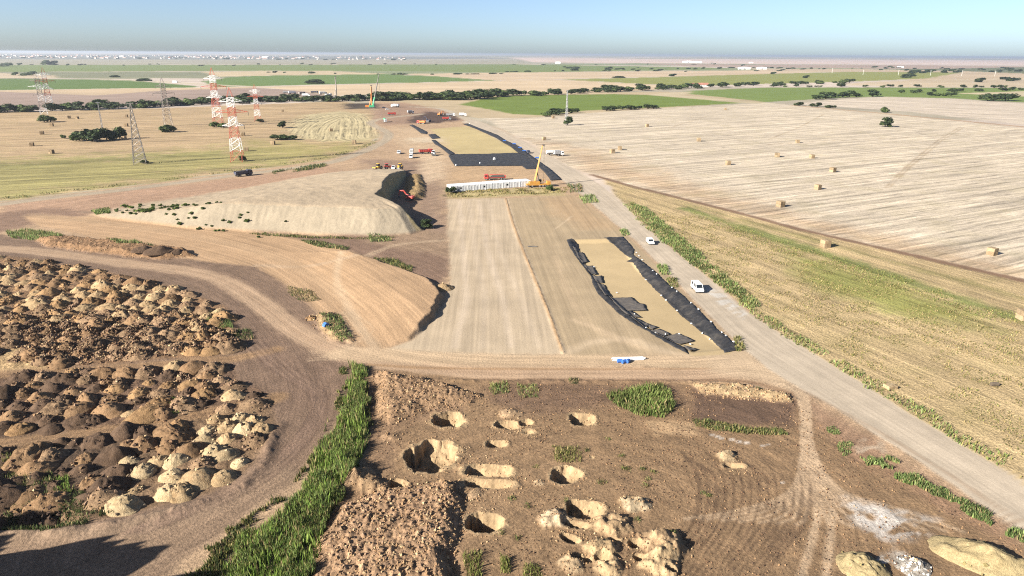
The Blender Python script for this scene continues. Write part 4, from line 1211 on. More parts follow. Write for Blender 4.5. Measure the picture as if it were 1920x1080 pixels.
CL = [  # reed or weed clumps: polygon, count, height, width, palette, label
    ([(1138, 742), (1165, 735), (1230, 722), (1258, 738), (1262, 765), (1245, 785), (1200, 780), (1150, 760)], 2600, 1.5, 0.13, [(122, 138, 72), (142, 152, 88), (106, 124, 62)], 'broad clump of pale green reeds standing alone in the excavation field'),
    ([(1298, 785), (1340, 790), (1400, 800), (1470, 805), (1480, 816), (1400, 815), (1300, 802)], 1300, 0.7, 0.12, DKGREEN + OLIVE, 'row of dull weeds along the dark cleared plot'),
    ([(918, 722), (950, 716), (955, 738), (925, 742)], 320, 0.8, 0.11, GREEN + OLIVE, 'loose weed clump near the track lip, left one of a pair'),
    ([(968, 722), (1008, 722), (1010, 745), (975, 748)], 320, 0.8, 0.11, GREEN + OLIVE, 'loose weed clump near the track lip, with a paler top'),
    ([(1036, 838), (1085, 838), (1092, 866), (1045, 868)], 420, 0.9, 0.11, OLIVE, 'straggly olive weed clump behind the pale ringed pit'),
    ([(300, 765), (330, 750), (352, 758), (335, 778), (310, 782)], 500, 1.0, 0.14, [(126, 160, 58), (108, 146, 50)], 'bright green weed clump among heaps of mixed rubble'),
    ([(385, 588), (405, 584), (432, 605), (440, 618), (410, 618), (388, 605)], 600, 1.2, 0.16, GREEN, 'green weed bush on the rim of the heap yard'),
    ([(420, 620), (470, 618), (476, 636), (440, 640)], 420, 0.8, 0.15, DKGREEN, 'dull weed patch below the green bush of the heap yard'),
    ([(10, 434), (60, 431), (115, 440), (120, 452), (70, 452), (20, 446)], 1500, 1.1, 0.2, GREEN, 'long low strip of green weeds beside the cloddy bank'),
    ([(200, 455), (280, 458), (290, 466), (220, 464)], 600, 1.2, 0.2, DKGREEN + GREEN, 'green weeds on top of the cloddy bank'),
    ([(460, 437), (520, 440), (600, 444), (700, 446), (740, 444), (735, 449), (600, 448), (480, 441)], 900, 0.9, 0.22, DKGREEN + OLIVE, 'weeds along the foot of the sand stockpile'),
    ([(560, 450), (600, 452), (655, 464), (650, 470), (590, 462)], 700, 1.0, 0.22, DKGREEN, 'dark weed strip between the stockpile and the cleared ground'),
    ([(688, 442), (730, 443), (735, 452), (695, 454)], 450, 1.1, 0.22, DKGREEN + GREEN, 'green weed tuft before the slumped end of the stockpile'),
    ([(700, 485), (740, 487), (772, 502), (775, 512), (735, 503)], 700, 1.1, 0.2, DKGREEN + OLIVE, 'weeds along the upper edge of the raised cleared ground'),
    ([(535, 535), (585, 545), (600, 562), (570, 568), (545, 552)], 600, 0.7, 0.16, DKGREEN + DRY, 'dry weed patch beside the haul track curve'),
    ([(600, 590), (640, 592), (662, 635), (640, 642), (610, 620)], 700, 0.8, 0.15, DKGREEN + GREEN, 'green weeds over the small heap beside the haul track'),
    ([(0, 905), (60, 900), (160, 930), (170, 985), (100, 1000), (0, 1000)], 2600, 0.8, 0.13, DKGREEN, 'dark scrub in the sunken corner of the heap yard'),
    ([(0, 850), (60, 855), (110, 900), (60, 935), (0, 930)], 900, 0.8, 0.14, DKGREEN + OLIVE, 'dull scrub over dark heaps of the yard'),
    ([(100, 900), (130, 890), (135, 925), (105, 930)], 260, 1.0, 0.13, [(126, 148, 70), (104, 128, 60)], 'light green weed tuft in the scrubby yard corner'),
    ([(180, 935), (230, 945), (220, 970), (170, 965)], 260, 0.8, 0.13, DKGREEN, 'weed tuft at the toe of cream sand heaps'),
    ([(868, 1040), (900, 1035), (905, 1085), (872, 1085)], 260, 0.9, 0.09, [(136, 140, 76), (116, 124, 60)], 'sparse weed tuft beside the large spoil heap'),
    ([(938, 1045), (958, 1045), (958, 1075), (938, 1075)], 160, 0.9, 0.09, [(136, 140, 76), (116, 124, 60)], 'thin upright weed between the large spoil heap and the pale mounds'),
    ([(978, 1060), (1010, 1058), (1015, 1090), (980, 1090)], 240, 0.8, 0.09, [(136, 140, 76), (116, 124, 60)], 'weed tuft in front of the small round pits'),
    ([(1160, 432), (1175, 430), (1182, 440), (1168, 444)], 220, 1.2, 0.22, GREEN, 'green bush at the far end of the fabric-lined basin'),
    ([(1232, 498), (1250, 498), (1256, 515), (1238, 516)], 260, 1.2, 0.2, GREEN, 'green bush between the basin and the gravel road, the larger of two'),
    ([(1250, 522), (1268, 522), (1272, 540), (1256, 540)], 220, 1.0, 0.2, DKGREEN + OLIVE, 'olive bush between the basin and the gravel road'),
    ([(1376, 632), (1392, 632), (1396, 655), (1382, 660)], 220, 0.9, 0.15, OLIVE, 'olive weeds at the near tip of the fabric strip'),
    ([(1085, 368), (1115, 366), (1122, 380), (1095, 382)], 420, 1.2, 0.28, GREEN, 'rounded green bush at the corner of the tan platform'),
    ([(1062, 346), (1090, 345), (1094, 360), (1070, 362)], 420, 1.1, 0.28, DKGREEN + [(150, 84, 60)], 'reddish and green bush beside the gravel road bend'),
    ([(1066, 712), (1086, 710), (1086, 722), (1068, 722)], 120, 0.7, 0.1, DKGREEN, 'small dark bush on the track lip'),
    ([(172, 397), (205, 391), (207, 402), (180, 405)], 500, 1.2, 0.3, GREEN, 'green weeds at the low end of the sand stockpile'),
]
for poly, n, hh, ww, pal, lb in CL:
    grass('weed_clump', lb, 'weeds', [(scatter(poly, n, 0, 3, 21, None, 0.6), hh, ww, pal, 0.5)], kind=None)
# single tufts sown over the dig
spots = [(1140, 823), (1165, 855), (1175, 880), (1205, 880), (1215, 900), (1210, 912), (1320, 925), (990, 950), (1005, 875), (960, 935), (1128, 905), (1195, 975), (1262, 1005), (970, 1010), (1060, 940), (1225, 885), (1170, 878), (1420, 735), (1330, 930), (1100, 845), (940, 1000)]
for px, py in spots:
    x, y = G(px, py)
    q = np.array([x, y]) + rs.normal(0, 0.28, (45, 2))
    grass('weed_tuft', 'small weed tuft on bare brown soil of the dig', 'weeds', [(q, 0.5, 0.08, OLIVE + DKGREEN, 0.6)], kind=None, group='weed tufts in the dig')


# ------------------------------------------------------------------ building kit for made things
class MB:
    def __init__(self):
        self.v, self.f = [], []

    def add(self, V, F, M=None):
        o = len(self.v)
        for p in V:
            p = Vector(p)
            self.v.append(tuple(M @ p) if M else tuple(p))
        self.f += [tuple(i + o for i in f) for f in F]
        return self

    def box(self, c, s, rz=0.0, ry=0.0, taper=1.0):
        x, y, z = s[0] / 2, s[1] / 2, s[2] / 2
        V = [(-x, -y, -z), (x, -y, -z), (x, y, -z), (-x, y, -z), (-x * taper, -y * taper, z), (x * taper, -y * taper, z), (x * taper, y * taper, z), (-x * taper, y * taper, z)]
        F = [(0, 3, 2, 1), (4, 5, 6, 7), (0, 1, 5, 4), (1, 2, 6, 5), (2, 3, 7, 6), (3, 0, 4, 7)]
        M = Matrix.Translation(c) @ Matrix.Rotation(rz, 4, 'Z') @ Matrix.Rotation(ry, 4, 'Y')
        return self.add(V, F, M)

    def prism(self, prof, y0, y1):
        """profile in x, z; extruded along y"""
        n = len(prof)
        V = [(p[0], y0, p[1]) for p in prof] + [(p[0], y1, p[1]) for p in prof]
        F = [tuple(range(n)), tuple(range(2 * n - 1, n - 1, -1))] + [(i, i + n, (i + 1) % n + n, (i + 1) % n) for i in range(n)]
        return self.add(V, F)

    def cyl(self, p0, p1, r0, r1=None, n=12):
        r1 = r0 if r1 is None else r1
        p0, p1 = Vector(p0), Vector(p1)
        q = (p1 - p0).to_track_quat('Z', 'Y')
        V = []
        for p, r in ((p0, r0), (p1, r1)):
            for k in range(n):
                a = 2 * math.pi * k / n
                V.append(p + q @ Vector((r * math.cos(a), r * math.sin(a), 0)))
        F = [(i, (i + 1) % n, (i + 1) % n + n, i + n) for i in range(n)] + [tuple(range(n - 1, -1, -1)), tuple(range(n, 2 * n))]
        return self.add(V, F)

    def bar(self, p0, p1, w, w1=None):
        return self.cyl(p0, p1, w * 0.7071, (w1 or w) * 0.7071, 4)

    def build(self, name, mat, parent=None, loc=None, bev=0.0):
        me = bpy.data.meshes.new(name)
        me.from_pydata(self.v, [], self.f)
        me.materials.append(mat)
        o = link(name, me, parent, loc)
        if bev:
            b = o.modifiers.new('bevel', 'BEVEL')
            b.width, b.segments = bev, 2
        return o


def root(name, label, cat, px=None, py=None, heading=0.0, group=None, xy=None, z=None):
    x, y = xy if xy is not None else G(px, py)
    o = link(name, None)
    o.location = (x, y, Hz(x, y) if z is None else z)
    o.rotation_euler = (0, 0, heading)
    return tag(o, label, cat, group)


def aim(p, q):
    a, b = G(*p), G(*q)
    return math.atan2(b[1] - a[1], b[0] - a[0])


def dup(r0, loc, rz, label=None, group=None, scale=None):
    r = r0.copy()
    COL.objects.link(r)
    r.location = loc
    r.rotation_euler = (0, 0, rz)
    if scale: r.scale = scale
    if label: r['label'] = label
    if group: r['group'] = group
    for ch in list(r0.children):
        c = ch.copy(); COL.objects.link(c); c.parent = r
        for g in list(ch.children):
            d = g.copy(); COL.objects.link(d); d.parent = c
    return r


DUST = (0.42, 0.34, 0.25)
M = {
    'white': paint('white_paint', (0.78, 0.78, 0.76), 0.35, 0, 0.05, 1.0, DUST, 0.25),
    'red': paint('red_paint', (0.50, 0.055, 0.04), 0.45, 0, 0.12, 1.0, DUST, 0.25),
    'orange': paint('orange_paint', (0.62, 0.20, 0.03), 0.45, 0, 0.12, 1.0, DUST, 0.25),
    'yellow': paint('yellow_paint', (0.70, 0.38, 0.03), 0.42, 0, 0.10, 1.0, DUST, 0.2),
    'amber': paint('amber_paint', (0.46, 0.22, 0.035), 0.45, 0, 0.12, 1.0, DUST, 0.2),
    'green': paint('green_paint', (0.04, 0.36, 0.16), 0.45, 0, 0.12, 1.0, DUST, 0.2),
    'navy': paint('dark_blue_paint', (0.035, 0.042, 0.075), 0.45, 0, 0.15, 1.0, DUST, 0.2),
    'blue': paint('blue_plastic', (0.04, 0.14, 0.45), 0.5, 0, 0.15, 1.5),
    'glass': paint('dark_glass', (0.02, 0.025, 0.03), 0.08, 0, 0.05),
    'tyre': paint('tyre_rubber', (0.025, 0.025, 0.025), 0.9, 0, 0.2, 2, DUST, 0.35),
    'steel': paint('dark_steel', (0.09, 0.085, 0.08), 0.6, 0.3, 0.25, 2, DUST, 0.3),
    'grey': paint('grey_steel', (0.34, 0.34, 0.34), 0.55, 0.2, 0.2, 1.0, (0.22, 0.16, 0.12), 0.3),
    'galv': paint('weathered_galvanised_steel', (0.30, 0.27, 0.24), 0.6, 0.3, 0.2, 0.5, (0.20, 0.13, 0.09), 0.4),
    'pyl_red': paint('tower_red', (0.44, 0.085, 0.045), 0.55, 0, 0.15, 0.6, (0.3, 0.12, 0.07), 0.4),
    'pyl_white': paint('tower_white', (0.80, 0.79, 0.76), 0.5, 0, 0.08, 0.6),
    'cargo': paint('dark_load', (0.06, 0.055, 0.05), 0.9, 0, 0.3, 2.0),
    'lamp': paint('lamp_lens', (0.75, 0.72, 0.62), 0.2, 0, 0.05),
    'tail': paint('tail_lens', (0.5, 0.03, 0.02), 0.3, 0, 0.05),
    'roof': paint('red_roof_tiles', (0.34, 0.15, 0.10), 0.85, 0, 0.25, 0.4),
    'wall': paint('pale_render', (0.62, 0.58, 0.52), 0.85, 0, 0.12, 0.3),
    'black': paint('black_geotextile', (0.012, 0.0115, 0.0125), 0.7, 0, 0.4, 0.6, (0.11, 0.092, 0.072), 0.42, 0.12),
    'mat': paint('dusty_geotextile', (0.075, 0.064, 0.055), 0.8, 0, 0.25, 1.2, (0.26, 0.21, 0.15), 0.35, 0.04),
    'wood': paint('bark', (0.10, 0.075, 0.05), 0.9, 0, 0.3, 1.5),
}


def wheel(parent, x, y, r, wd):
    o = MB().cyl((x, y - wd / 2, r), (x, y + wd / 2, r), r, None, 14).build('wheel', M['tyre'], parent)
    s = 1 if y > 0 else -1
    MB().cyl((x, y + s * wd * 0.42, r), (x, y + s * (wd / 2 + 0.02), r), r * 0.55, r * 0.5, 10).build('rim', M['grey'], o)
    return o


def car(px, py, heading, body, label, kind='suv', cat='car', s=1.0, z=None, name=None):
    r = root(name or {'suv': 'car', 'van': 'van', 'pickup': 'pickup'}[kind], label, cat, px, py, heading, z=z)
    r.scale = (s, s, s)
    W = 0.92
    if kind == 'van':
        pr = [(-2.5, .45), (2.45, .45), (2.5, .95), (1.75, 1.25), (1.72, 1.28), (-2.5, 1.28)]
        cb = [(-2.48, 1.27), (1.74, 1.27), (1.05, 2.0), (-2.42, 2.0)]
        rf = [(-2.44, 1.99), (1.06, 1.99), (0.95, 2.1), (-2.3, 2.1)]
        ax = (-1.55, 1.65)
    elif kind == 'pickup':
        pr = [(-2.6, .5), (2.5, .5), (2.55, 1.0), (1.35, 1.16), (-2.6, 1.16)]
        cb = [(-0.75, 1.15), (1.3, 1.15), (0.65, 1.75), (-0.6, 1.75)]
        rf = [(-0.62, 1.74), (0.66, 1.74), (0.5, 1.82), (-0.5, 1.82)]
        ax = (-1.65, 1.65)
    else:
        pr = [(-2.3, .4), (2.25, .4), (2.32, .85), (1.2, 1.05), (-2.3, 1.08)]
        cb = [(-2.25, 1.05), (1.15, 1.04), (0.35, 1.6), (-1.9, 1.62)]
        rf = [(-1.92, 1.61), (0.37, 1.59), (0.2, 1.72), (-1.7, 1.74)]
        ax = (-1.45, 1.45)
    b = MB().prism(pr, -W, W).build('body', body, r, bev=0.07)
    MB().prism(cb, -W * .9, W * .9).build('window', M['glass'], r)
    MB().prism(rf, -W * .9 - .01, W * .9 + .01).build('roof', body, r, bev=0.04)
    for sx in (-1, 1):
        y_ = sx * W * .905
        pl = MB()
        xs = [(cb[0][0] + .02, cb[3][0] + .02), ((cb[0][0] + cb[1][0]) / 2, (cb[3][0] + cb[2][0]) / 2), (cb[1][0] - .03, cb[2][0] - .02)]
        for a, t in xs:
            pl.bar((a, y_, cb[0][1]), (t, y_, cb[2][1]), 0.09)
        pl.build('pillar', body, r)
        MB().box((pr[2][0] - .12, sx * .68, .88 if kind != 'suv' else .76), (.12, .32, .16)).build('headlight', M['lamp'], r)
        MB().box((pr[0][0], sx * .78, .95), (.08, .18, .3)).build('tail_light', M['tail'], r)
        for a in ax: wheel(r, a, sx * .8, .36, .24)
    return r


def lorry(px, py, heading, cabm, bedm, label, cat='lorry', bed='tipper', L=8.6, axles=4, s=1.0, loaded=True, name='lorry', xy=None):
    r = root(name, label, cat, px, py, heading, xy=xy)
    r.scale = (s, s, s)
    hl = L / 2
    MB().box((-.2, 0, .95), (L - 1.0, 1.0, .32)).build('chassis', M['steel'], r)
    cab = MB().prism([(hl - 2.1, .75), (hl, .75), (hl + .02, 1.8), (hl - .25, 2.85), (hl - 2.0, 2.9)], -1.22, 1.22).build('cab', cabm, r, bev=0.08)
    MB().prism([(hl + .03, 1.8), (hl - .18, 2.62), (hl - .22, 2.62), (hl - .02, 1.8)], -1.05, 1.05).build('windscreen', M['glass'], cab)
    for sx in (-1, 1):
        MB().prism([(hl - 1.5, 1.8), (hl - .25, 1.8), (hl - .42, 2.55), (hl - 1.5, 2.55)], sx * 1.225 - .01, sx * 1.225 + .01).build('window', M['glass'], cab)
        MB().box((hl - .05, sx * .9, 1.05), (.12, .32, .2)).build('headlight', M['lamp'], cab)
        xs = [hl - 1.0] + ([hl - 2.55] if axles > 3 else []) + [-hl + 2.3, -hl + 1.0][:max(1, axles - 1)]
        for a in xs: wheel(r, a, sx * 1.02, .52, .36)
    x0, x1 = -hl, hl - 2.35
    if bed == 'tipper':
        t = MB()
        t.box(((x0 + x1) / 2, 0, 1.32), (x1 - x0, 2.4, .14))
        for sx in (-1, 1): t.box(((x0 + x1) / 2, sx * 1.2, 2.05), (x1 - x0, .1, 1.35))
        t.box((x1 - .05, 0, 2.2), (.1, 2.3, 1.7)); t.box((x0 + .05, 0, 1.95), (.1, 2.3, 1.15))
        t.box((x1 + .25, 0, 3.0), (.7, 2.3, .08))
        o = t.build('tipper_bed', bedm, r)
        rb = MB()
        for k in range(6):
            for sx in (-1, 1): rb.box((x0 + .3 + k * (x1 - x0 - .6) / 5, sx * 1.27, 2.05), (.12, .07, 1.3))
        rb.build('rib', bedm, o)
        if loaded: MB().box(((x0 + x1) / 2, 0, 2.1), (x1 - x0 - .3, 2.2, 1.1), taper=0.7).build('load', M['cargo'], o)
    elif bed == 'flat':
        t = MB().box(((x0 + x1) / 2, 0, 1.3), (x1 - x0, 2.4, .16))
        t.box((x1, 0, 1.8), (.1, 2.4, .9))
        o = t.build('flat_bed', bedm, r)
        MB().box(((x0 + x1) / 2 - .4, 0, 1.75), (x1 - x0 - 1.6, 2.0, .8), taper=0.85).build('load', M['cargo'], o)
        MB().box((x0 + .3, 0, 1.8), (.4, 2.4, .8)).build('tail_board', bedm, o)
        MB().cyl((x1 - .5, 0, 2.6), (x0 + 1, 0, 2.75), .16).build('loading_arm', bedm, r)
    elif bed == 'mixer':
        MB().cyl((x0, 0, 2.9), (x0 + 1.9, 0, 2.6), .7, 1.15).build('drum_end', bedm, r)
        MB().cyl((x0 + 1.9, 0, 2.6), (x1, 0, 2.2), 1.15, .8).build('drum', bedm, r)
    elif bed == 'tank':
        MB().cyl((x0, 0, 2.15), (x1, 0, 2.15), 1.0, None, 18).build('tank', bedm, r)
    else:
        MB().box(((x0 + x1) / 2, 0, 2.35), (x1 - x0, 2.45, 2.1)).build('box_body', bedm, r, bev=0.06)
    return r


def tracks(r, L, W, h, gap):
    for s in (-1, 1):
        t = MB().prism([(-L / 2 + h / 2, 0), (L / 2 - h / 2, 0), (L / 2, h / 2), (L / 2 - h / 2, h), (-L / 2 + h / 2, h), (-L / 2, h / 2)], s * gap - W / 2, s * gap + W / 2).build('track', M['steel'], r)


def excavator(px, py, heading, mt, label, s=1.0, xy=None, z=None):
    r = root('excavator', label, 'excavator', px, py, heading, xy=xy, z=z)
    r.scale = (s, s, s)
    tracks(r, 4.2, .6, .95, 1.15)
    MB().prism([(-2.3, 1.1), (1.4, 1.1), (1.4, 1.9), (-.6, 2.2), (-2.4, 2.2)], -1.35, 1.35).build('body', mt, r, bev=.06)
    c = MB().prism([(-.1, 1.9), (1.5, 1.9), (1.35, 3.05), (.1, 3.05)], .35, 1.35).build('cab', mt, r, bev=.05)
    MB().prism([(0.05, 2.15), (1.47, 2.15), (1.36, 2.9), (.15, 2.9)], .33, 1.37).build('window', M['glass'], c)
    b = MB().bar((1.1, -.2, 1.7), (3.3, -.2, 4.5), .55, .5).bar((3.3, -.2, 4.5), (5.6, -.2, 4.3), .5, .4).build('boom', mt, r)
    MB().bar((5.5, -.2, 4.5), (6.3, -.2, 1.6), .42, .32).build('stick', mt, r)
    MB().prism([(5.6, 1.5), (6.6, 1.7), (6.5, .7), (5.9, .45), (5.5, .9)], -.8, .4).build('bucket', M['steel'], r)
    return r


def roller(px, py, heading, mt, label):
    r = root('road_roller', label, 'roller', px, py, heading)
    MB().cyl((1.7, -1.05, .75), (1.7, 1.05, .75), .75, None, 18).build('drum', M['steel'], r)
    MB().box((1.6, 0, 1.1), (2.1, 2.5, .35)).build('drum_frame', mt, r)
    MB().prism([(-2.6, .7), (.4, .7), (.4, 1.5), (-1.0, 1.75), (-2.6, 1.6)], -.85, .85).build('body', mt, r, bev=.08)
    c = MB().box((-.35, 0, 2.2), (1.3, 1.5, 1.3)).build('cab', M['glass'], r)
    MB().box((-.35, 0, 2.92), (1.6, 1.7, .14)).build('cab_roof', mt, c)
    for s in (-1, 1): wheel(r, -1.5, s * .95, .78, .55)
    return r


def tractor(px, py, heading, mt, label, loader=False):
    r = root('wheel_loader' if loader else 'tractor', label, 'loader' if loader else 'tractor', px, py, heading)
    MB().prism([(-.6, .8), (2.1, .8), (2.1, 1.5), (1.9, 1.7), (-.6, 1.75)], -.45, .45).build('body', mt, r, bev=.06)
    c = MB().box((-.7, 0, 2.1), (1.5, 1.5, 1.5), taper=.9).build('cab', M['glass'], r)
    MB().box((-.7, 0, 2.9), (1.7, 1.6, .14)).build('cab_roof', mt, c)
    for s in (-1, 1):
        wheel(r, -1.0, s * 1.0, .9, .5)
        wheel(r, 1.6, s * .85, .62 if not loader else .85, .4)
        MB().prism([(-2.0, 1.3), (-1.5, 1.95), (-.4, 1.95), (-.1, 1.5)], s * 1.0 - .28, s * 1.0 + .28).build('mudguard', mt, r)
    if loader:
        MB().bar((.5, .5, 1.7), (3.0, .5, .8), .22).bar((.5, -.5, 1.7), (3.0, -.5, .8), .22).build('lift_arm', mt, r)
        MB().prism([(2.9, .3), (3.9, .25), (3.5, .5), (3.3, 1.2), (2.9, 1.2)], -1.3, 1.3).build('bucket', M['steel'], r)
    return r


# ------------------------------------------------------------------ fabric sheets
def Zp(ox, oy, s, pts):
    return [(ox + x / s, oy + y / s) for x, y in pts]


def sheet(name, label, pts, mat, off, wr=0.05, step=0.6, cat='fabric', group=None):
    P = GP(pts)
    x0, y0 = P.min(0); x1, y1 = P.max(0)
    nx, ny = max(2, int((x1 - x0) / step)), max(2, int((y1 - y0) / step))
    X, Y = np.meshgrid(np.linspace(x0, x1, nx), np.linspace(y0, y1, ny))
    q = np.stack([X.ravel(), Y.ravel()], 1) + rs.normal(0, step * 0.15, (nx * ny, 2))
    q = q[poly_sd(P, q[:, 0], q[:, 1]) > step * 0.35]
    # subdivide the rim and fray it a little
    rim = []
    for i in range(len(P)):
        a, b = P[i], P[(i + 1) % len(P)]
        n = max(1, int(np.linalg.norm(b - a) / step))
        for k in range(n): rim.append(a + (b - a) * k / n + (rs.normal(0, 0.06, 2) if k else 0))
    n = len(rim)
    allp = [Vector(p) for p in rim] + [Vector(p) for p in q]
    vs, es, fs, *_ = delaunay_2d_cdt(allp, [(i, (i + 1) % n) for i in range(n)], [list(range(n))], 1, 1e-5)
    xy = np.array([(v.x, v.y) for v in vs])
    z = Hv(xy) + off + wr * 1.7 * (fbm(xy[:, 0], xy[:, 1], 1.3, 3, int(abs(xy[0, 0] * 10)) % 97) + 0.6)
    V = np.column_stack([xy, z])
    me = bpy.data.meshes.new(name)
    F = [tuple(f) if (Vector(V[f[1]] - V[f[0]]).cross(Vector(V[f[2]] - V[f[0]]))).z > 0 else tuple(f[::-1]) for f in fs]
    me.from_pydata(V.tolist(), [], F)
    for p in me.polygons: p.use_smooth = True
    me.materials.append(mat)
    o = link(name, me)
    so = o.modifiers.new('thickness', 'SOLIDIFY')
    so.thickness = 0.03
    return tag(o, label, cat, group)


zb = lambda p: Zp(1040, 430, 4.153, p)
sheet('geotextile_strip', 'black fabric strip lining the bank of the basin away from the gravel road', zb([(92, 85), (110, 130), (160, 210), (230, 300), (285, 370), (295, 430), (340, 510), (420, 585), (500, 660), (600, 730), (700, 785), (800, 845), (900, 905), (1040, 975), (1035, 955), (1020, 925), (980, 895), (850, 842), (740, 770), (640, 700), (560, 640), (500, 590), (430, 520), (365, 440), (325, 365), (255, 285), (195, 195), (155, 138), (190, 125), (180, 95), (130, 75)]), M['black'], 0.05, 0.10)
sheet('geotextile_strip', 'long black fabric strip lining the basin bank beside the gravel road', zb([(380, 68), (535, 60), (620, 160), (612, 200), (700, 265), (800, 345), (880, 430), (990, 510), (1100, 610), (1200, 710), (1290, 800), (1440, 920), (1430, 945), (1320, 962), (1280, 890), (1220, 830), (1100, 740), (980, 640), (900, 560), (800, 460), (690, 350), (610, 240), (560, 225), (600, 215), (540, 170), (450, 90)]), M['black'], 0.05, 0.12)
mats = [[(140, 135), (190, 128), (192, 160), (155, 165)], [(160, 170), (220, 162), (265, 230), (215, 250), (180, 215)], [(225, 265), (300, 262), (335, 330), (290, 335), (240, 290)],
        [(295, 345), (370, 340), (385, 395), (320, 400)], [(330, 415), (385, 410), (445, 505), (390, 515), (350, 460)], [(420, 515), (605, 510), (655, 555), (700, 560), (720, 610), (500, 612), (460, 575)],
        [(500, 618), (610, 614), (680, 662), (560, 665)], [(590, 680), (640, 670), (745, 715), (700, 760)], [(705, 702), (805, 738), (755, 757)], [(745, 765), (820, 750), (905, 790), (800, 825)],
        [(810, 822), (970, 787), (1090, 842), (970, 875), (860, 850)], [(1005, 882), (1118, 920), (1045, 955), (1022, 930)]]
for i, p in enumerate(mats):
    lb = {5: 'largest dusty fabric mat, reaching far out over the sand bed', 10: 'broad dusty diamond-shaped fabric mat near the basin tip', 11: 'small folded fabric mat at the very tip of the basin bank',
          6: 'dusty fabric mat tucked below the largest mat', 0: 'small dusty fabric mat at the far end of the basin bank'}.get(i, 'dusty grey fabric mat lapped over the black basin strip')
    sheet('geotextile_mat', lb, zb(p), M['mat'], 0.22 + 0.02 * (i % 3), 0.06, cat='fabric', group='dusty mats along the basin bank')
zc = lambda p: Zp(680, 220, 4.8, p)
sheet('geotextile_sheet', 'wide black fabric sheet across the end of the far sand bed', zc([(770, 345), (830, 332), (1100, 330), (1400, 320), (1480, 345), (1600, 420), (1560, 466), (1470, 468), (1430, 438), (830, 442), (800, 400)]), M['black'], 0.10, 0.12, 1.2)
sheet('geotextile_strip', 'long black fabric strip between the far sand bed and the gravel road', zc([(895, 62), (945, 58), (1080, 112), (1215, 163), (1290, 212), (1400, 262), (1500, 338), (1610, 415), (1700, 480), (1790, 565), (1690, 572), (1640, 505), (1570, 440), (1480, 350), (1390, 318), (1330, 270), (1250, 225), (1200, 190), (1110, 150), (1000, 100)]), M['black'], 0.3, 0.12, 1.2)
sheet('geotextile_strip', 'thin black fabric strip at the back of the far sand bed', zc([(415, 70), (450, 66), (582, 132), (578, 153), (525, 146), (465, 100)]), M['black'], 0.12, 0.12, 1.5)
sheet('geotextile_sheet', 'black fabric square between two thin strips of the far bed', zc([(588, 158), (650, 151), (702, 188), (622, 196)]), M['black'], 0.12, 0.12, 1.5)
sheet('geotextile_strip', 'thin black fabric strip leading to the wide black sheet', zc([(618, 206), (655, 208), (700, 245), (790, 305), (832, 331), (785, 345), (700, 275), (648, 245)]), M['black'], 0.2, 0.12, 1.2)

for line, n in ((zb([(620, 165), (700, 268), (880, 432), (1100, 612), (1290, 802), (1438, 920)]), 13), (zb([(690, 352), (900, 562), (1100, 742), (1285, 892)]), 7), (zb([(300, 262), (605, 610), (735, 795), (970, 790), (1110, 918)]), 8)):
    P = GP(line)
    for k in range(n):
        t = (k + random.random() * .7) / n * (len(P) - 1)
        i = min(int(t), len(P) - 2)
        x, y = P[i] + (P[i + 1] - P[i]) * (t - i)
        o = MB().box((0, 0, .1), (.5, .3, .2), 0, 0, .7).build('sandbag', M['white'], None, (x, y, Hz(x, y) + .22), .04)
        o.rotation_euler = (0, 0, random.uniform(0, 3))
        tag(o, 'small white sandbag weighing down the basin fabric', 'sandbag', 'sandbags on the basin fabric')

# ------------------------------------------------------------------ pylons
def lattice(parent, name, z0, z1, w0, w1, mat, n=2, lw=0.22, bw=0.13):
    b = MB()
    cs = [(-1, -1), (1, -1), (1, 1), (-1, 1)]
    wz = lambda z: w0 + (w1 - w0) * (z - z0) / (z1 - z0)
    for cx, cy in cs:
        b.bar((cx * w0 / 2, cy * w0 / 2, z0), (cx * w1 / 2, cy * w1 / 2, z1), lw)
    for k in range(n):
        a, c = z0 + (z1 - z0) * k / n, z0 + (z1 - z0) * (k + 1) / n
        wa, wc = wz(a) / 2, wz(c) / 2
        for i in range(4):
            p, q = cs[i], cs[(i + 1) % 4]
            b.bar((p[0] * wa, p[1] * wa, a), (q[0] * wc, q[1] * wc, c), bw)
            b.bar((q[0] * wa, q[1] * wa, a), (p[0] * wc, p[1] * wc, c), bw)
            b.bar((p[0] * wc, p[1] * wc, c), (q[0] * wc, q[1] * wc, c), bw)
    return b.build(name, mat, parent)


def arm(parent, z, half, w, mat, lw=0.16):
    b = MB()
    for s in (-1, 1):
        tip = (s * half, 0, z + 0.2)
        for sy in (-1, 1):
            b.bar((s * w / 2, sy * w / 2, z), tip, lw)
            b.bar((s * w / 2, sy * w / 2, z + 1.6), tip, lw * .8)
            for k in (1, 2):
                t = k / 3
                b.bar((s * (w / 2 + (half - w / 2) * t), sy * w / 2 * (1 - t), z + .2 * t), (s * (w / 2 + (half - w / 2) * t), sy * w / 2 * (1 - t), z + 1.6 - 1.4 * t), lw * .6)
    return b.build('crossarm', mat, parent)


def insulators(parent, z, half):
    b = MB()
    for s in (-1, 1): b.cyl((s * (half - .2), 0, z + .2), (s * (half - .2), 0, z - 1.8), .13)
    b.build('insulator', M['steel'], parent)


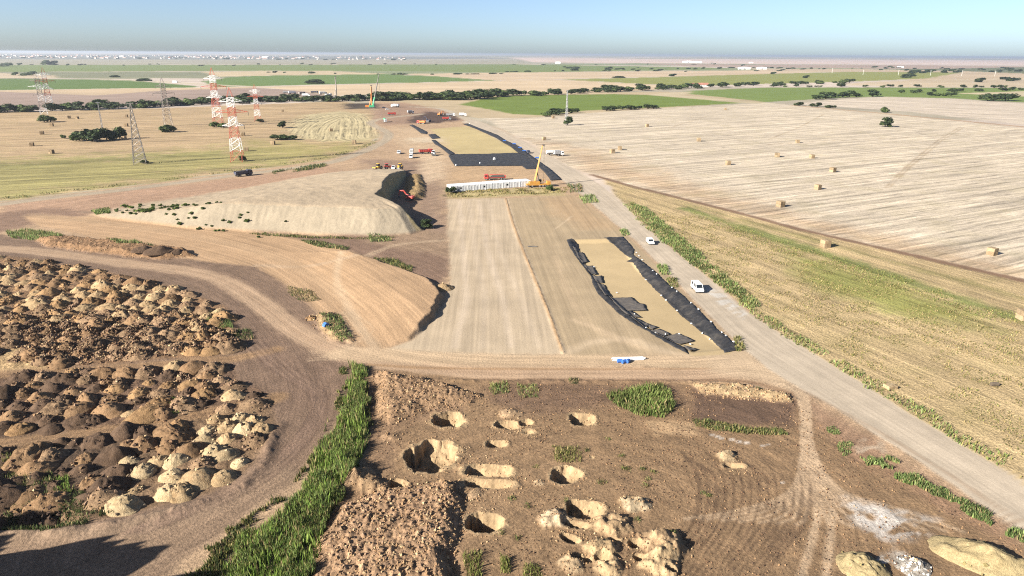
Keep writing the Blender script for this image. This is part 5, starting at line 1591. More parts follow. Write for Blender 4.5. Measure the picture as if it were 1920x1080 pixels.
def pylon(px, py, Ht, rot, label, scheme, group=None, arms=True, fat=1.0):
    r = root('pylon', label, 'pylon', px, py, rot, group)
    k = Ht / 41.0
    r.scale = (k, k, k)
    R_, W_ = scheme
    lw, bw = 0.19 * fat, 0.11 * fat
    zs = [(0, 6.0, 6.4, 5.7, R_, 1), (6.0, 13.2, 5.7, 4.8, W_, 2), (13.2, 19.5, 4.8, 4.0, R_, 2), (19.5, 25, 4.0, 3.7, W_, 2), (25, 30, 3.7, 3.5, R_, 2), (30, 35.5, 3.5, 3.2, W_, 3)]
    for z0, z1, w0, w1, mt, n in zs: lattice(r, 'tower_section', z0, z1, w0, w1, mt, n, lw, bw)
    pk = MB()
    for cx, cy in ((-1, -1), (1, -1), (1, 1), (-1, 1)): pk.bar((cx * 1.6, cy * 1.6, 35.5), (0, 0, 41), lw, lw * .6)
    pk.build('peak', R_, r)
    if arms:
        for z, half, mt in ((20.0, 6.0, W_), (27.4, 9.0, R_), (33.2, 6.3, W_)):
            a = arm(r, z, half, 3.6, mt, 0.15 * fat)
            insulators(a, z, half)
    return r


RW = (M['pyl_red'], M['pyl_white'])
GG = (M['galv'], M['galv'])
pylon(446, 303, 41.5, 0.15, 'red and white banded lattice pylon with small bush at its foot, beside dark lorry', RW, 'pylons in the left field')
pylon(410, 236, 48, 0.15, 'red and white banded lattice pylon rising from a dark bush, behind the first one', RW, 'pylons in the left field', fat=1.1)
pylon(484, 228, 33, 0.1, 'slim white and red pylon standing on bare stubble near the hedge', RW, 'pylons in the left field')
pylon(83, 215, 40, 0.5, 'white and grey pylon behind a round bush, the nearer of a pair', (M['pyl_white'], M['galv']), 'pylons in the left field', fat=1.1)
pylon(95, 205, 44, 0.5, 'white and red pylon close behind the other of the pair', (M['pyl_red'], M['pyl_white']), 'pylons in the left field', fat=1.1)
pylon(316, 236, 40, 0.7, 'grey lattice pylon rising out of a round dark bush', GG, 'pylons in the left field')


def mast(px, py, Ht, w0, label, mat, lw=.2):
    r = root('lattice_mast', label, 'mast', px, py, 0.4)
    n = 5
    for k in range(n):
        a, b = k / n, (k + 1) / n
        lattice(r, 'mast_section', Ht * a, Ht * b, w0 * (1 - a) + .5 * a, w0 * (1 - b) + .5 * b, mat, 2, lw, lw * .6)
    MB().bar((-1.6, 0, Ht), (1.6, 0, Ht), .25).build('crossarm', mat, r)
    return r


mast(263, 307, 33, 6.5, 'tall grey tapering lattice tower without arms in the greenish stubble', M['galv'], .24)
mast(1062, 235, 30, 2.2, 'slender pale lattice mast beside a lone round bush', M['grey'], .16)
mast(193, 246, 22, 1.0, 'very thin grey mast behind the long dark bush group', M['grey'], .14)

# ------------------------------------------------------------------ vehicles and plant on the site
rd = lambda a, b: aim(a, b)
car(1219, 457, rd((1190, 425), (1240, 478)), M['white'], 'white estate car on the gravel road, alone beside green verge', 'suv')
car(1307, 545, rd((1275, 510), (1340, 575)), M['white'], 'white van on the gravel road beside a pale stony patch', 'van', 'van', 1.05)
lorry(457, 330, rd((440, 329), (480, 324)), M['navy'], M['navy'], 'dark blue tipper lorry on the left haul road below the pylon', L=9.0)
car(748, 288, rd((748, 288), (742, 300)), M['white'], 'white pickup parked by itself left of the white lorries', 'pickup', 'pickup', 1.15)
lorry(772, 288, rd((770, 288), (765, 297)), M['white'], M['grey'], 'white lorry parked behind the white van on the pale yard', 'lorry', 'box', 6.0, 2, 0.9)
car(771, 296, rd((771, 296), (766, 304)), M['white'], 'white van parked in front of the white lorry on pale yard', 'van', 'van', 1.1)
lorry(799, 288, rd((790, 288), (830, 286)), M['red'], M['red'], 'red tipper lorry on the pale yard near the white vans', L=8.8)
tractor(813, 291, rd((813, 291), (818, 300)), M['white'], 'small white loader beside the red tipper lorry', True)
roller(709, 324, rd((720, 322), (700, 325)), M['yellow'], 'dark drum road roller at the back of the sand stockpile')
tractor(728, 322, rd((720, 322), (740, 321)), M['red'], 'red tractor between the roller and a white pickup')
car(738, 323, rd((738, 323), (734, 333)), M['white'], 'white pickup between the red tractor and the yellow loader', 'pickup', 'pickup')
tractor(750, 322, rd((750, 322), (740, 326)), M['yellow'], 'yellow wheel loader at the lip of the dug-out sand face', True)
excavator(768, 376, rd((768, 376), (745, 374)), M['red'], 'red excavator digging in the shade of the cut sand face', 0.85)
lorry(928, 337, rd((940, 337), (900, 338)), M['red'], M['red'], 'long red flatbed lorry parked behind the white containers', 'lorry', 'flat', 11.0, 4)
lorry(1034, 291, rd((1030, 291), (1060, 290)), M['white'], M['white'], 'white tank lorry standing on stubble beside the gravel road', 'lorry', 'tank', 6.5, 2)
lorry(1048, 292, rd((1040, 291), (1070, 290)), M['white'], M['grey'], 'white box lorry on stubble in line with the tank lorry', 'lorry', 'box', 6.0, 2)
car(991, 287, rd((970, 275), (1010, 300)), M['navy'], 'dark blue car on the gravel road beside the black fabric', 'suv')


def crane(px, py, label):
    r = root('mobile_crane', label, 'crane', px, py, rd((1000, 346), (1040, 345)))
    MB().prism([(-5.5, .8), (5.6, .8), (5.6, 1.5), (-5.5, 1.6)], -1.3, 1.3).build('carrier', M['amber'], r, bev=.08)
    c = MB().prism([(4.3, 1.4), (6.2, 1.0), (6.2, 1.9), (5.9, 2.7), (4.4, 2.7)], -1.25, 1.25).build('drive_cab', M['amber'], r, bev=.06)
    MB().prism([(6.22, 1.95), (5.95, 2.6), (5.9, 2.6), (6.17, 1.95)], -1.1, 1.1).build('windscreen', M['glass'], c)
    for s in (-1, 1):
        for x in (-4.4, -2.8, .8, 2.4, 4.2): wheel(r, x, s * 1.05, .62, .45)
    for x in (-5.0, 3.4):
        for s in (-1, 1):
            o = MB().box((x, s * 2.3, 1.0), (.35, 2.4, .3)).build('outrigger', M['steel'], r)
            MB().cyl((x, s * 3.4, 0), (x, s * 3.4, 1.1), .14).cyl((x, s * 3.4, -.02), (x, s * 3.4, .1), .4).build('foot', M['steel'], o)
    u = MB().box((-1.2, 0, 2.1), (4.2, 2.4, 1.1)).box((-3.6, 0, 2.0), (1.2, 2.5, 1.3)).build('upper_body', M['amber'], r, bev=.08)
    k = MB().box((1.2, 1.0, 2.6), (1.5, .9, 1.5)).build('crane_cab', M['amber'], r, bev=.06)
    MB().box((1.3, 1.0, 2.8), (1.4, .93, .9)).build('window', M['glass'], k)
    b0 = Vector((-1.4, 0, 2.8)); d = Vector((3.6, 1.2, 16.0)).normalized()
    for i, (a, e, w_) in enumerate(((0, 7.5, .8), (7.0, 12.2, .64), (11.8, 17.0, .5))):
        MB().bar(b0 + d * a, b0 + d * e, w_).build('boom_section', M['amber'], r)
    MB().cyl((.6, 0, 2.4), tuple(b0 + d * 5), .22).build('lift_cylinder', M['steel'], r)
    tip = b0 + d * 17.0
    MB().box(tuple(tip + Vector((.4, 0, 0))), (1.2, .6, .6)).build('boom_head', M['steel'], r)
    e = MB().cyl(tuple(tip + Vector((.8, 0, 0))), (tip.x + .8, tip.y, 3.2), .06, None, 6).build('hoist_rope', M['steel'], r)
    MB().box((tip.x + .8, tip.y, 2.8), (.4, .3, .9)).build('hook_block', M['amber'], e)
    return r


crane(1008, 350, 'yellow mobile crane with raised telescopic boom at the end of the containers')

# row of white containers
A, B = np.array(G(846, 360)), np.array(G(986, 350))
d = (B - A) / np.linalg.norm(B - A)
hd = math.atan2(d[1], d[0])
n_c = 14
step = np.linalg.norm(B - A) / (n_c - 1)
for i in range(n_c):
    p = A + (B - A) * i / (n_c - 1)
    lb = {0: 'white container at the weedy end of the row', n_c - 1: 'white container at the end of the row next to the yellow crane'}.get(i, 'white container standing side by side in a long row')
    r = root('container', lb, 'container', xy=(p[0], p[1] + 2.6), heading=hd, group='row of white containers')
    wdt = step - .12
    MB().box((0, 0, 1.42), (wdt, 5.6, 2.5)).build('body', M['white'], r)
    MB().box((0, 0, 2.76), (wdt - .12, 5.45, .14)).build('roof', M['white'], r)
    MB().box((0, 0, .09), (wdt, 5.6, .16)).build('base_frame', M['grey'], r)
    for sx in (-1, 1):
        for sy in (-1, 1): MB().box((sx * (wdt / 2 - .06), sy * 2.79, 1.42), (.16, .16, 2.7)).build('corner_post', M['white'], r)
    MB().box((-.35, -2.82, 1.2), (.85, .05, 2.0)).build('door', M['white'] if i not in (0, 1) else M['grey'], r)
    if i % 4 == 1: MB().box((.75, -2.82, 1.6), (.75, .05, .8)).build('window', M['glass'], r)

# pipes and blue bundle by the track, and other odds and ends
hd = rd((1150, 676), (1210, 674))
for k in range(7):
    x, y = G(1178, 676)
    o = MB().cyl((-3.4 + .3 * (k % 3), 0, 0), (3.2 + .4 * (k % 2), 0, 0), .14, None, 10).build('pipe', M['white'])
    o.location = (x, y + (k - 2) * .29 - (.15 if k > 4 else 0) * 8 + .5, Hz(x, y) + .14 + (.25 if k > 4 else 0))
    o.rotation_euler = (0, 0, hd)
    tag(o, 'white plastic pipe in the stack beside the dirt track', 'pipe', 'white pipes by the track')
for k, (px, py) in enumerate([(1162, 680), (1170, 681), (1177, 680)]):
    x, y = G(px, py)
    o = MB().cyl((-.5, 0, .4), (.5, 0, .4), .42, .36, 12).cyl((-.65, 0, .4), (.65, 0, .4), .12).build('blue_bundle', M['blue'], None)
    o.location = (x, y, Hz(x, y))
    o.rotation_euler = (0, 0, hd + .4 * k)
    tag(o, 'blue plastic roll lying in front of the white pipes', 'plastic roll', 'blue rolls by the pipes')
x, y = G(612, 617)
o = MB().prism([(-.8, 0), (.8, 0), (.55, .5), (-.1, .8), (-.6, .45)], -.5, .5).build('blue_tarpaulin', M['blue'])
o.location = (x, y, Hz(x, y)); o.rotation_euler = (0, 0, .8)
tag(o, 'crumpled blue tarpaulin on the small overgrown heap', 'tarpaulin')
x, y = G(998, 463)
o = MB().cyl((-1.5, 0, .2), (1.5, 0, .2), .2).cyl((-1.3, .35, .18), (1.4, .38, .18), .16).build('steel_pipe', M['steel'])
o.location = (x, y, Hz(x, y)); o.rotation_euler = (0, 0, -.05)
tag(o, 'dark steel pipe lying on the tan graded platform', 'pipe')
for px, py, sz, lb in [(927, 300, 1.3, 'white bulk bag in the middle of the wide black sheet'), (900, 307, .7, 'small white bag near the front edge of the wide black sheet'), (855, 311, .7, 'small white bag at the corner of the wide black sheet')]:
    x, y = G(px, py)
    o = MB().box((0, 0, sz * .45), (sz, sz, sz * .9), taper=.8).box((0, 0, sz * .95), (sz * .4, sz * .4, sz * .2)).build('bulk_bag', M['white'], bev=.08)
    o.location = (x, y, Hz(x, y) + .15); o.rotation_euler = (0, 0, .5)
    tag(o, lb, 'bag')
for px, py in [(946, 265), (964, 271), (975, 278), (1007, 297), (983, 284)]:
    x, y = G(px, py)
    o = MB().cyl((-1.1, 0, .45), (1.1, 0, .45), .45, None, 12).cyl((-1.2, 0, .45), (1.2, 0, .45), .2).build('fabric_roll', M['blue'])
    o.location = (x, y, Hz(x, y)); o.rotation_euler = (0, 0, .2)
    tag(o, 'blue wrapped fabric roll at the edge of the gravel road', 'fabric roll', 'blue rolls along the gravel road')
# concrete slab and rusty drum in the weedy field
x, y = G(1669, 728)
o = MB().box((0, 0, .35), (2.2, 1.5, .7), .3, .08).build('concrete_block', HM['white'], bev=.06)
o.location = (x, y, Hz(x, y)); tag(o, 'pale concrete block on the verge above the gravel road', 'block')
x, y = G(1864, 723)
o = MB().cyl((-.7, 0, .35), (.7, 0, .35), .42, .38).cyl((-.75, 0, .35), (.75, 0, .35), .1).build('rusty_drum', M['wood'])
o.location = (x, y, Hz(x, y)); tag(o, 'rusty brown drum lying in the weedy field', 'drum')

# ---- far end of the works
lorry(741, 201, 2.9, M['white'], M['white'], 'white box lorry beside the far cranes', 'lorry', 'box', 9, 3, 1.1)
lorry(770, 213, .6, M['white'], M['grey'], 'white lorry at the edge of the far dark soil', 'lorry', 'box', 7, 2, 1.0)
lorry(845, 218, 0.1, M['white'], M['grey'], 'white lorry with dark load among the far plant, by the field track', L=9)
lorry(868, 218, 0.0, M['white'], M['white'], 'white box lorry at the head of the far row by the field', 'lorry', 'box', 7.5, 2)
lorry(790, 232, 2.8, M['red'], M['orange'], 'orange red tipper lorry at the edge of the far dark soil', L=8)
lorry(838, 225, 0.2, M['grey'], M['red'], 'pale red tipper lorry at the right of the far dark soil', L=8)
lorry(722, 229, -1.2, M['white'], M['green'], 'green and white mixer lorry where the haul road bends', 'lorry', 'mixer', 7, 3)
lorry(735, 216, .3, M['red'], M['red'], 'red lorry parked behind the green and white mixer', L=8)
excavator(803, 229, 2.5, M['navy'], 'dark excavator on the far dark soil')
excavator(825, 217, 1.0, M['orange'], 'orange excavator behind the far dark soil')
car(727, 206, .4, M['white'], 'white car below the far green crane', 'suv')
car(720, 203, .4, M['navy'], 'dark car below the far green crane', 'suv')


def tall_rig(px, py, Ht, lean, mt, label, kind):
    r = root('drilling_rig' if kind == 'rig' else 'crawler_crane', label, 'drilling rig' if kind == 'rig' else 'crane', px, py, 0.2)
    tracks(r, 6, .9, 1.2, 1.9)
    MB().box((-.5, 0, 2.4), (6, 3.2, 2.2)).build('upper_body', mt, r, bev=.1)
    c = MB().box((2.0, 1.2, 2.8), (1.8, 1.2, 2.0)).build('cab', mt, r)
    MB().box((2.1, 1.2, 3.1), (1.75, 1.25, 1.1)).build('window', M['glass'], c)
    if kind == 'rig':
        MB().bar((3.6, 0, .5), (3.6 + lean, 0, Ht), .9, .7).build('mast', mt, r)
        MB().bar((1.0, 0, 3.2), (3.6 + lean * .5, 0, Ht * .5), .5).build('stay', mt, r)
        MB().cyl((4.3, 0, 0), (4.3 + lean, 0, Ht * .95), .3).build('kelly_bar', M['steel'], r)
        MB().box((3.9 + lean, 0, Ht), (2.2, 1.0, .8)).build('mast_head', M['steel'], r)
    else:
        p0, p1 = Vector((1, 0, 2.8)), Vector((1 + lean, 0, Ht))
        MB().bar(p0, p0.lerp(p1, .28), 1.3, 1.1).build('boom_section', mt, r)
        MB().bar(p0.lerp(p1, .26), p0.lerp(p1, .78), 1.0, .8).build('boom_section', M['steel'], r)
        MB().bar(p0.lerp(p1, .76), p1, .65, .5).build('boom_section', M['steel'], r)
        MB().cyl(p1, (p1.x, 0, 6), .08, None, 6).build('hoist_rope', M['steel'], r)
    return r


tall_rig(698, 203, 37, 8.5, M['green'], 'green crane with tall slanting dark boom beside the orange drilling rig', 'crane')
tall_rig(691, 203, 25, 0.6, M['orange'], 'orange drilling rig with upright mast beside the green crane', 'rig')
tall_rig(626, 184, 29, 0.3, M['galv'], 'brown drilling rig with upright mast beyond the hedge', 'rig')
k = 0
for px, py, mt, b_ in [(538, 175, M['grey'], 'tipper'), (548, 176, M['white'], 'box'), (566, 177, M['galv'], 'tipper'), (590, 175, M['navy'], 'tipper'), (606, 177, M['white'], 'box'), (616, 180, M['white'], 'tipper'), (574, 181, M['white'], 'box')]:
    lb = ['grey lorry at the far end of the plant yard beyond the hedge', 'white box lorry next to the grey lorry beyond the hedge', 'rusty lorry in the plant yard beyond the hedge', 'dark lorry in the middle of the plant yard beyond the hedge',
          'white box lorry near the brown drilling rig', 'white tipper close beside the brown drilling rig', 'small white box lorry at the front of the plant yard beyond the hedge'][k]
    lorry(px, py, .2 + .4 * (k % 3), mt, mt, lb, 'lorry', b_, 9, 3, 1.25)
    k += 1

# ------------------------------------------------------------------ straw bales
STRAW = heap_mat('straw', C(208, 182, 146, .52), C(180, 152, 116, .52), 0.06)


def bale_mesh():
    b = MB()
    for ix in (-1, 1):
        for iz in (0, 1):
            b.box((ix * .62, 0, .62 + iz * 1.22), (1.2, 2.4, 1.2))
    return b


bale0 = link('straw_bale_stack', None)
for ix in (-1, 1):
    for iz in (0, 1):
        MB().box((ix * .62, 0, .62 + iz * 1.22), (1.2, 2.5, 1.2)).build('straw_bale', STRAW, bale0, bev=.07)
BALES_R = [(1547, 463), (1859, 478), (1463, 388), (1533, 355), (1919, 600), (1148, 287), (1162, 281), (1037, 222), (1213, 238), (1310, 265), (1365, 309), (1360, 206), (1495, 268), (1522, 297), (1457, 294), (1561, 322), (1020, 263)]
BALES_L = [(130, 222), (97, 237), (79, 252), (60, 274), (97, 288), (233, 262), (145, 223), (237, 220), (456, 255), (512, 271), (621, 246), (530, 210), (237, 237), (462, 283), (664, 270)]
for i, (px, py) in enumerate(BALES_R + BALES_L):
    x, y = G(px, py)
    right = i < len(BALES_R)
    lb = {0: 'square straw bale stack on the weedy strip below the dark dirt track', 1: 'square straw bale stack between the dark dirt track and the striped stubble', 4: 'straw bale stack at the outer edge of the weedy field'}.get(
        i, 'small square straw bale stack far out on the pale striped stubble' if right else 'small square straw bale stack on the stubble around the pylons')
    g = 'straw bales on the right stubble' if right else 'straw bales on the left stubble'
    s = random.uniform(.95, 1.1)
    if i == 0:
        bale0.location = (x, y, Hz(x, y)); bale0.rotation_euler = (0, 0, .2); tag(bale0, lb, 'straw bales', g)
    else:
        dup(bale0, (x, y, Hz(x, y)), random.uniform(-.3, .5), lb, g, (s, s, s * random.choice((1, 1, .95))))

# ------------------------------------------------------------------ trees and bushes
LEAFM = attr_mat('leaves', 0.75, 0.25, 0.4, trans=0.2, rnd=0.18)


def crown_mesh(seed, R, Hc, z0, n, leaf, pal, lobes=9):
    r = np.random.default_rng(seed)
    L = r.normal(0, 1, (lobes, 3))
    L /= np.linalg.norm(L, axis=1)[:, None]
    L = L * np.array([R, R, Hc / 2]) * r.uniform(.25, .72, (lobes, 1)) + np.array([0, 0, z0 + Hc / 2])
    lr = r.uniform(.32, .55, lobes) * min(R, Hc / 2 * 1.3)
    k = r.integers(0, lobes, n)
    d = r.normal(0, 1, (n, 3))
    d /= np.linalg.norm(d, axis=1)[:, None]
    P_ = L[k] + d * (lr[k] * r.uniform(.55, 1.05, n))[:, None]
    P_[:, 2] = np.maximum(P_[:, 2], 0.1)
    nrm = d + r.normal(0, .5, (n, 3))
    nrm /= np.linalg.norm(nrm, axis=1)[:, None]
    t = np.cross(nrm, r.normal(0, 1, (n, 3)))
    t /= np.linalg.norm(t, axis=1)[:, None]
    b = np.cross(nrm, t)
    s = leaf * r.uniform(.6, 1.3, n)[:, None]
    V = np.stack([P_ - t * s * .5 - b * s * .35, P_ + t * s * .5 - b * s * .35, P_ + t * s * .4 + b * s * .45, P_ - t * s * .4 + b * s * .45], 1)
    c = np.array([C(*p, .62) for p in pal])[r.integers(0, len(pal), n)] * r.uniform(.75, 1.25, (n, 1))
    F = np.arange(n * 4).reshape(-1, 4)
    return np_mesh('crown', V.reshape(-1, 3), F, LEAFM, np.repeat(c, 4, 0), smooth=False)


TP = [(80, 96, 56), (66, 84, 50), (94, 108, 62), (58, 74, 46)]
TP2 = [(98, 116, 62), (84, 104, 54), (112, 128, 70)]
PROTO = []
for i in range(6):
    r = link('tree', None)
    hc = 6.5 + (i % 3) * 1.2
    MBt = MB().cyl((0, 0, -.3), (.1, .05, 2.6), .28, .2, 7)
    for k in range(4):
        a = k * 1.6 + i
        MBt.cyl((.1, .05, 2.2), (1.4 * math.cos(a), 1.4 * math.sin(a), 4.6), .14, .06, 5)
    MBt.build('trunk', M['wood'], r)
    link('crown', crown_mesh(100 + i, 3.6 + .4 * (i % 2), hc, .1, 620, .95, TP if i % 3 else TP2), r)
    PROTO.append(r)
used = set()


def tree(px, py, s, label, group, sz=None, xy=None):
    i = random.randrange(6)
    x, y = xy if xy is not None else G(px, py)
    loc = (x, y, Hz(x, y) if y < 3000 else 0)
    hedge = group is not None and sz is None
    sc = (s * (2.3 if hedge else 1.35), s * 1.35, sz or s * random.uniform(.7, 1.0))
    rz = random.choice((0.0, 3.14)) + random.gauss(0, .25) if hedge else random.uniform(0, 6.28)
    if group and sz is None:
        label = ('low ' if sc[2] < .85 else 'tall ' if sc[2] > 1.3 else 'medium-height ') + ('broad ' if s > 1.3 else 'narrow ' if s < .95 else '') + label
    if i not in used:
        used.add(i)
        o = PROTO[i]
        o.location, o.rotation_euler, o.scale = loc, (0, 0, rz), sc
        tag(o, label, 'tree', group)
        return o
    o = dup(PROTO[i], loc, rz, label, group, sc)
    o['category'] = 'tree'
    return o


def along(pts, n, f):
    P = GP(pts)
    seg = np.linalg.norm(np.diff(P, axis=0), axis=1)
    cum = np.concatenate([[0], np.cumsum(seg)])
    for k in range(n):
        t = (k + random.random()) / n * cum[-1]
        i = min(len(seg) - 1, int(np.searchsorted(cum, t) - 1))
        p = P[i] + (P[i + 1] - P[i]) * (t - cum[i]) / seg[i]
        f(p)


def row(pts, n, s0, s1, label, group, jit=6):
    along(pts, n, lambda p: tree(0, 0, random.uniform(s0, s1), label, group, None, (p[0] + random.gauss(0, jit), p[1] + random.gauss(0, jit))))


row([(-30, 211), (0, 209), (60, 208), (240, 203), (330, 198), (400, 194), (480, 192), (560, 190), (690, 189)], 92, .7, 1.5, 'dark hedge tree between the ploughed field and the left stubble', 'hedge trees along the left stubble', 9)
row([(690, 189), (740, 187), (790, 187), (850, 187), (905, 185)], 44, 1.2, 1.8, 'dense dark tree in the belt behind the far cranes', 'tree belt behind the cranes', 9)
row([(905, 184), (960, 180), (1060, 176), (1150, 172), (1240, 168), (1290, 165)], 44, .9, 1.7, 'tree in the hedge behind the large green field', 'hedge behind the green field', 9)
row([(1020, 218), (1050, 214), (1080, 212)], 7, .7, 1.0, 'dark bush at the tip of the large green field', 'bushes at the tip of the green field', 4)
row([(1130, 209), (1160, 206), (1200, 205), (1235, 204)], 9, .6, 1.0, 'green bush on the near edge of the large green field', 'bushes on the near edge of the green field', 4)
row([(1320, 164), (1380, 162), (1440, 161), (1520, 158), (1600, 155)], 18, 1.0, 1.6, 'tree in the hedge beyond the red-roofed farm', 'hedge beyond the farm', 12)
row([(1440, 163), (1560, 163), (1700, 163.5), (1920, 165)], 22, .6, 1.1, 'low hedge bush beyond the right green field', 'hedge beyond the right green field', 12)
row([(1520, 187), (1560, 184), (1600, 182), (1640, 182)], 8, 1.0, 1.7, 'tree at the corner of the right green field', 'trees at the corner of the right green field', 5)
row([(1690, 175), (1760, 173), (1850, 171), (1920, 169)], 13, .8, 1.1, 'hedge bush crossing the right green field', 'hedge across the right green field', 8)
row([(1850, 190), (1880, 189), (1900, 190)], 5, 1.5, 1.9, 'large round dark tree at the edge of the upper pale stubble', 'round trees above the pale stubble', 5)
row([(1490, 197), (1505, 199), (1550, 202), (1570, 204)], 6, .5, .9, 'small bush beside the dirt road through the pale stubble', 'bushes on the pale stubble road', 3)
row([(1740, 180), (1760, 180), (1790, 181)], 4, .8, 1.0, 'small bush on the near side of the right green field', 'small bushes near the right green field', 4)
for px, py, s, sz, lb in [(143, 265, .95, .7, 'low end'), (150, 264, 1.0, .95, ''), (163, 265, 1.15, 1.1, ''), (176, 266, 1.1, 1.0, ''), (188, 264, 1.1, 1.05, ''), (200, 263, 1.2, 1.1, ''), (212, 262, 1.15, 1.05, ''), (225, 261, 1.1, 1.1, '')]:
    tree(px, py, s, 'dark bushy tree in the long isolated group on the left stubble', 'isolated tree group on the left stubble', sz)
tree(120, 260, .5, 'small lone bush at the end of the isolated tree group', None, .45)
for px, py, s, sz, lb in [(83, 229, 1.4, 1.0, 'round dark bush at the foot of the paired pylons, left half'), (95, 229, 1.35, .9, 'round dark bush at the foot of the paired pylons, right half'), (312, 248, 1.2, 1.0, 'round dark bush at the foot of the grey pylon'), (322, 248, .9, .7, 'smaller bush against the round bush of the grey pylon'),
                          (402, 238, 1.2, .7, 'dark bush at the foot of the red and white pylon nearer the hedge'), (415, 239, .9, .6, 'low bush beside the red and white pylon nearer the hedge'), (489, 229, .9, .35, 'flat low bush at the foot of the slim pylon'), (455, 302, .55, .45, 'small bush in the base of the tallest red and white pylon'),
                          (272, 306, .6, .3, 'low scrub at the foot of the grey tapering tower'), (530, 240, .9, .8, 'upright bush at the tip of the curved windrows'), (520, 262, 1.1, .5, 'low spreading bush before the curved windrows'), (535, 262, 1.2, .55, 'wide low green bush before the curved windrows'), (548, 262, .8, .4, 'small low bush ending the group before the windrows'),
                          (1064, 235, .9, .95, 'lone round bush beside the slender mast'), (1659, 238, 1.15, 1.05, 'lone dark green bush on the pale right stubble'), (1667, 238, .6, .5, 'small offshoot beside the lone bush on pale stubble'), (1657, 211, 1.1, 1.1, 'rounded green bush beside the stubble dirt road'), (1664, 211, .5, .5, 'small bush beside the rounded green one on the road')]:
    tree(px, py, s, lb, None, sz)
x, y = G(857, 362)
tree(845, 362, .5, 'olive bush at the weedy end of the container row', None, .4)
tree(1030, 357, .45, 'small dark bush in the ditch before the yellow crane', None, .4)
tree(800, 428, .55, 'green bush at the toe of the slumped sand', None, .4)

# shrubs on the face of the stockpile
shm = [crown_mesh(200 + i, .75, 1.0, 0, 60, .38, [(104, 124, 60), (120, 140, 66), (86, 104, 52)], 5) for i in range(4)]
for k in range(78):
    px = random.choice((random.gauss(275, 35), random.uniform(235, 540), random.uniform(260, 420)))
    t = random.random()
    py = (385 + (px - 230) * .012) + t * (24 + (px - 230) * .05)
    for it in range(4):
        x, y = G(px, py, max(0, Hz(*G(px, py, 3))))
        for _ in range(4): x, y = G(px, py, Hz(x, y))
    o = link('shrub', random.choice(shm))
    o.location = (x, y, Hz(x, y) - .1)
    s = random.uniform(.7, 1.5)
    o.scale = (s * 1.2, s * 1.2, s * .8)
    tag(o, 'small green shrub growing on the pale face of the sand stockpile', 'shrub', 'shrubs on the stockpile face')

# far scattered bushes
fb = [crown_mesh(300 + i, 5, 6, 0, 90, 2.6, TP, 5) for i in range(4)]


def far_bush(px, py, s, lb, g):
    x, y = G(px, py)
    o = link('bush', random.choice(fb))
    o.location = (x, y, 0)
    o.scale = (s * random.uniform(1.2, 3.4), s, s * random.uniform(.45, .85))
    tag(o, lb, 'bush', g)


for k in range(40):
    far_bush(random.uniform(0, 1400), 121.5 + random.gauss(0, 1.2), random.uniform(.6, 1.6), 'distant bush on the far edge of the long green field', 'bushes beyond the long green field')
for k in range(40):
    t = random.random()
    far_bush(500 + 900 * t, 133 + 4 * math.sin(t * 5) + (3 if t < .5 else 0), random.uniform(.6, 1.3), 'distant bush between the far beige and green fields', 'bushes between far fields')
for k in range(60):
    far_bush(random.uniform(1050, 1930), 127 + random.uniform(0, 1) ** 2 * 8 + random.gauss(0, .7), random.uniform(.8, 1.7), 'distant dark bush in the hedges of the far right plain', 'bushes in the far right plain')
for k in range(24):
    far_bush(random.uniform(1680, 1930), random.uniform(129, 138), random.uniform(1.5, 2.8), 'distant tree in the dark scrub at the far right', 'scrub at the far right')
for px, py, s in [(88, 121.5, 4), (96, 121.5, 4), (104, 122, 3), (15, 125, 3), (1450, 139, 2), (1510, 146, 2), (1703, 146, 2.5), (1835, 154, 2.2), (1884, 149, 2.5), (1900, 152, 2), (1260, 143, 1.6), (1160, 146, 1.6), (590, 157, 2), (50, 142, 2), (30, 141, 2), (62, 141, 2.4), (270, 152, 1.6), (262, 152, 1.5), (215, 145, 1.6)]:
    far_bush(px, py, s, 'distant dark bush standing alone among far fields', 'lone bushes in the far fields')

# ------------------------------------------------------------------ far village and farms
def house_mesh(L, W_, h, rh):
    b = MB()
    b.prism([(-W_ / 2, 0), (W_ / 2, 0), (W_ / 2, h), (0, h + rh), (-W_ / 2, h)], -L / 2, L / 2)
    me = bpy.data.meshes.new('house')
    me.from_pydata(b.v, [], b.f)
    me.materials.append(M['wall']); me.materials.append(M['roof'])
    for p in me.polygons:
        if abs(p.normal.z) > .3 and p.center.z > h * .9: p.material_index = 1
    return me


HMs = [house_mesh(12, 9, 4.5, 3.2), house_mesh(16, 10, 5.5, 3.6), house_mesh(22, 10, 4.5, 3.0), house_mesh(10, 9, 6.5, 3)]
for k in range(230):
    t = random.random()
    px = random.uniform(-10, 470) if t < .75 else random.uniform(470, 760)
    py = random.uniform(103, 109.5) + px * .0052 - .5
    x, y = G(px, py)
    o = link('house', random.choice(HMs))
    o.location = (x, y, 0)
    o.rotation_euler = (0, 0, random.choice((0, 1.57)) + random.gauss(0, .2))
    s = random.uniform(1.0, 1.8)
    o.scale = (s, s, s)
    tag(o, 'small pale house with red roof in the far village', 'house', 'houses of the far village')
for k in range(90):
    px = random.uniform(-10, 760)
    far_bush(px, random.uniform(103, 110) + px * .0052 - .5, random.uniform(1.5, 3.2), 'garden tree among houses of the far village', 'trees of the far village')


def hall(px, py, L, W_, h, mt, label, rz=0.0):
    r = root('hall', label, 'building', px, py, rz, z=0)
    MB().box((0, 0, h / 2), (L, W_, h)).build('wall', mt, r)
    MB().prism([(-L / 2 - .5, h), (L / 2 + .5, h), (0, h + W_ * .08)], -W_ / 2 - .5, W_ / 2 + .5).build('roof', mt, r)
    MB().box((0, -W_ / 2, h * .35), (L * .12, .3, h * .7)).build('door', M['grey'], r)
    return r


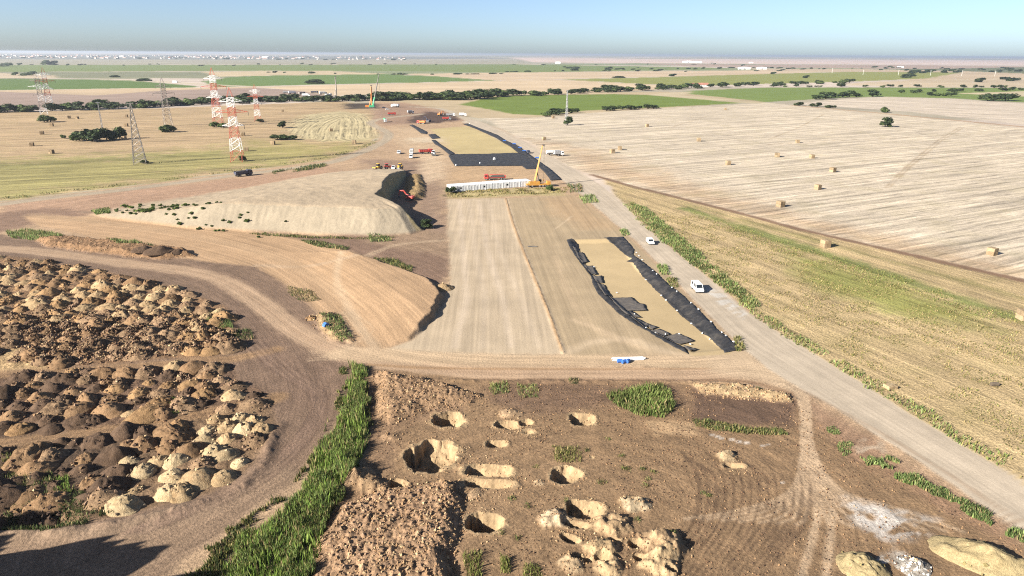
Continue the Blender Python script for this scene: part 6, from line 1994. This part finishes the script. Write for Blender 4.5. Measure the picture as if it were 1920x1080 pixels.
for px, py, L, h, lb in [(229, 107, 50, 16, 'tall white block standing out of the far village'), (203, 107.5, 40, 9, 'white hall left of the tall white block in the far village'), (498, 108.8, 75, 17, 'large white hall beyond the far village edge, the wider of two'), (560, 109.2, 50, 12, 'white hall by itself right of the wider far hall'),
                         (62, 106.8, 40, 10, 'pale hall among houses of the far village'), (365, 107.5, 36, 9, 'pale long hall near the far village end'), (1046, 119.3, 34, 12, 'pale farm hall on the far plain with a white silo look'), (1290, 118, 80, 14, 'pale hall group on the far right plain'), (1308, 118.2, 60, 12, 'second pale hall of the far right group'),
                         (1395, 130, 50, 9, 'white farm shed at the end of a far hedge'), (1428, 130, 40, 9, 'white farm shed beside the first in the far hedge'), (1688, 127, 30, 8, 'small white building alone on the far right plain'), (1408, 118.5, 30, 9, 'small pale farm building far right of the hall group'), (328, 155, 9, 4, 'white shed beside the pale track before the far green field'), (1496, 157, 6, 4, 'tiny white hut in the right hedge')]:
    hall(px, py, L, L * .45, h, M['white'], lb)
for px, py, L, W_, lb, mt in [(1318, 163, 20, 11, 'long farmhouse with red roof at the end of the hedge', 0), (1302, 163.5, 12, 9, 'small red-roofed house beside the long farmhouse', 1)]:
    r = root('farmhouse', lb, 'house', px, py, .1, z=0)
    MB().box((0, 0, 2.2), (L, W_, 4.4)).build('wall', M['wall'], r)
    MB().add([(-L / 2 - .5, -W_ / 2 - .5, 4.3), (L / 2 + .5, -W_ / 2 - .5, 4.3), (L / 2 + .5, W_ / 2 + .5, 4.3), (-L / 2 - .5, W_ / 2 + .5, 4.3), (-L / 2, 0, 8), (L / 2, 0, 8)], [(0, 1, 5, 4), (2, 3, 4, 5), (0, 4, 3), (1, 2, 5), (3, 2, 1, 0)]).build('roof', M['roof'], r)
    for k in (-1, 0, 1): MB().box((k * L * .28, -W_ / 2 - .02, 2.3), (1.4, .1, 1.6)).build('window', M['glass'], r)
for k, (px, py) in enumerate([(1560, 137), (1618, 141), (1684, 141), (1744, 142), (1803, 142), (1865, 143)]):
    r = root('power_pole', 'pale power pole in the line crossing the far right field', 'pole', px, py, .1, 'poles of the far right line', z=0)
    MB().cyl((0, 0, 0), (0, 0, 17), .35, .25, 8).build('pole', M['white'], r)
    MB().bar((-2.4, 0, 15.5), (2.4, 0, 15.5), .25).build('crossarm', M['white'], r)

# ------------------------------------------------------------------ air
b = MB().box((0, 22000, 30.5), (110000, 48000, 71))
haze = b.build('haze', None)
haze.data.materials.clear()
mt = bpy.data.materials.new('haze_air')
mt.use_nodes = True
t = mt.node_tree
for n_ in list(t.nodes): t.nodes.remove(n_)
out = t.nodes.new('ShaderNodeOutputMaterial')
pv = t.nodes.new('ShaderNodeVolumePrincipled')
pv.inputs['Color'].default_value = (0.86, 0.92, 1.0, 1)
pv.inputs['Density'].default_value = 0.000062
pv.inputs['Anisotropy'].default_value = 0.48
t.links.new(pv.outputs[0], out.inputs['Volume'])
haze.data.materials.append(mt)
tag(haze, 'thin pale haze over the whole plain', 'haze', kind='stuff')
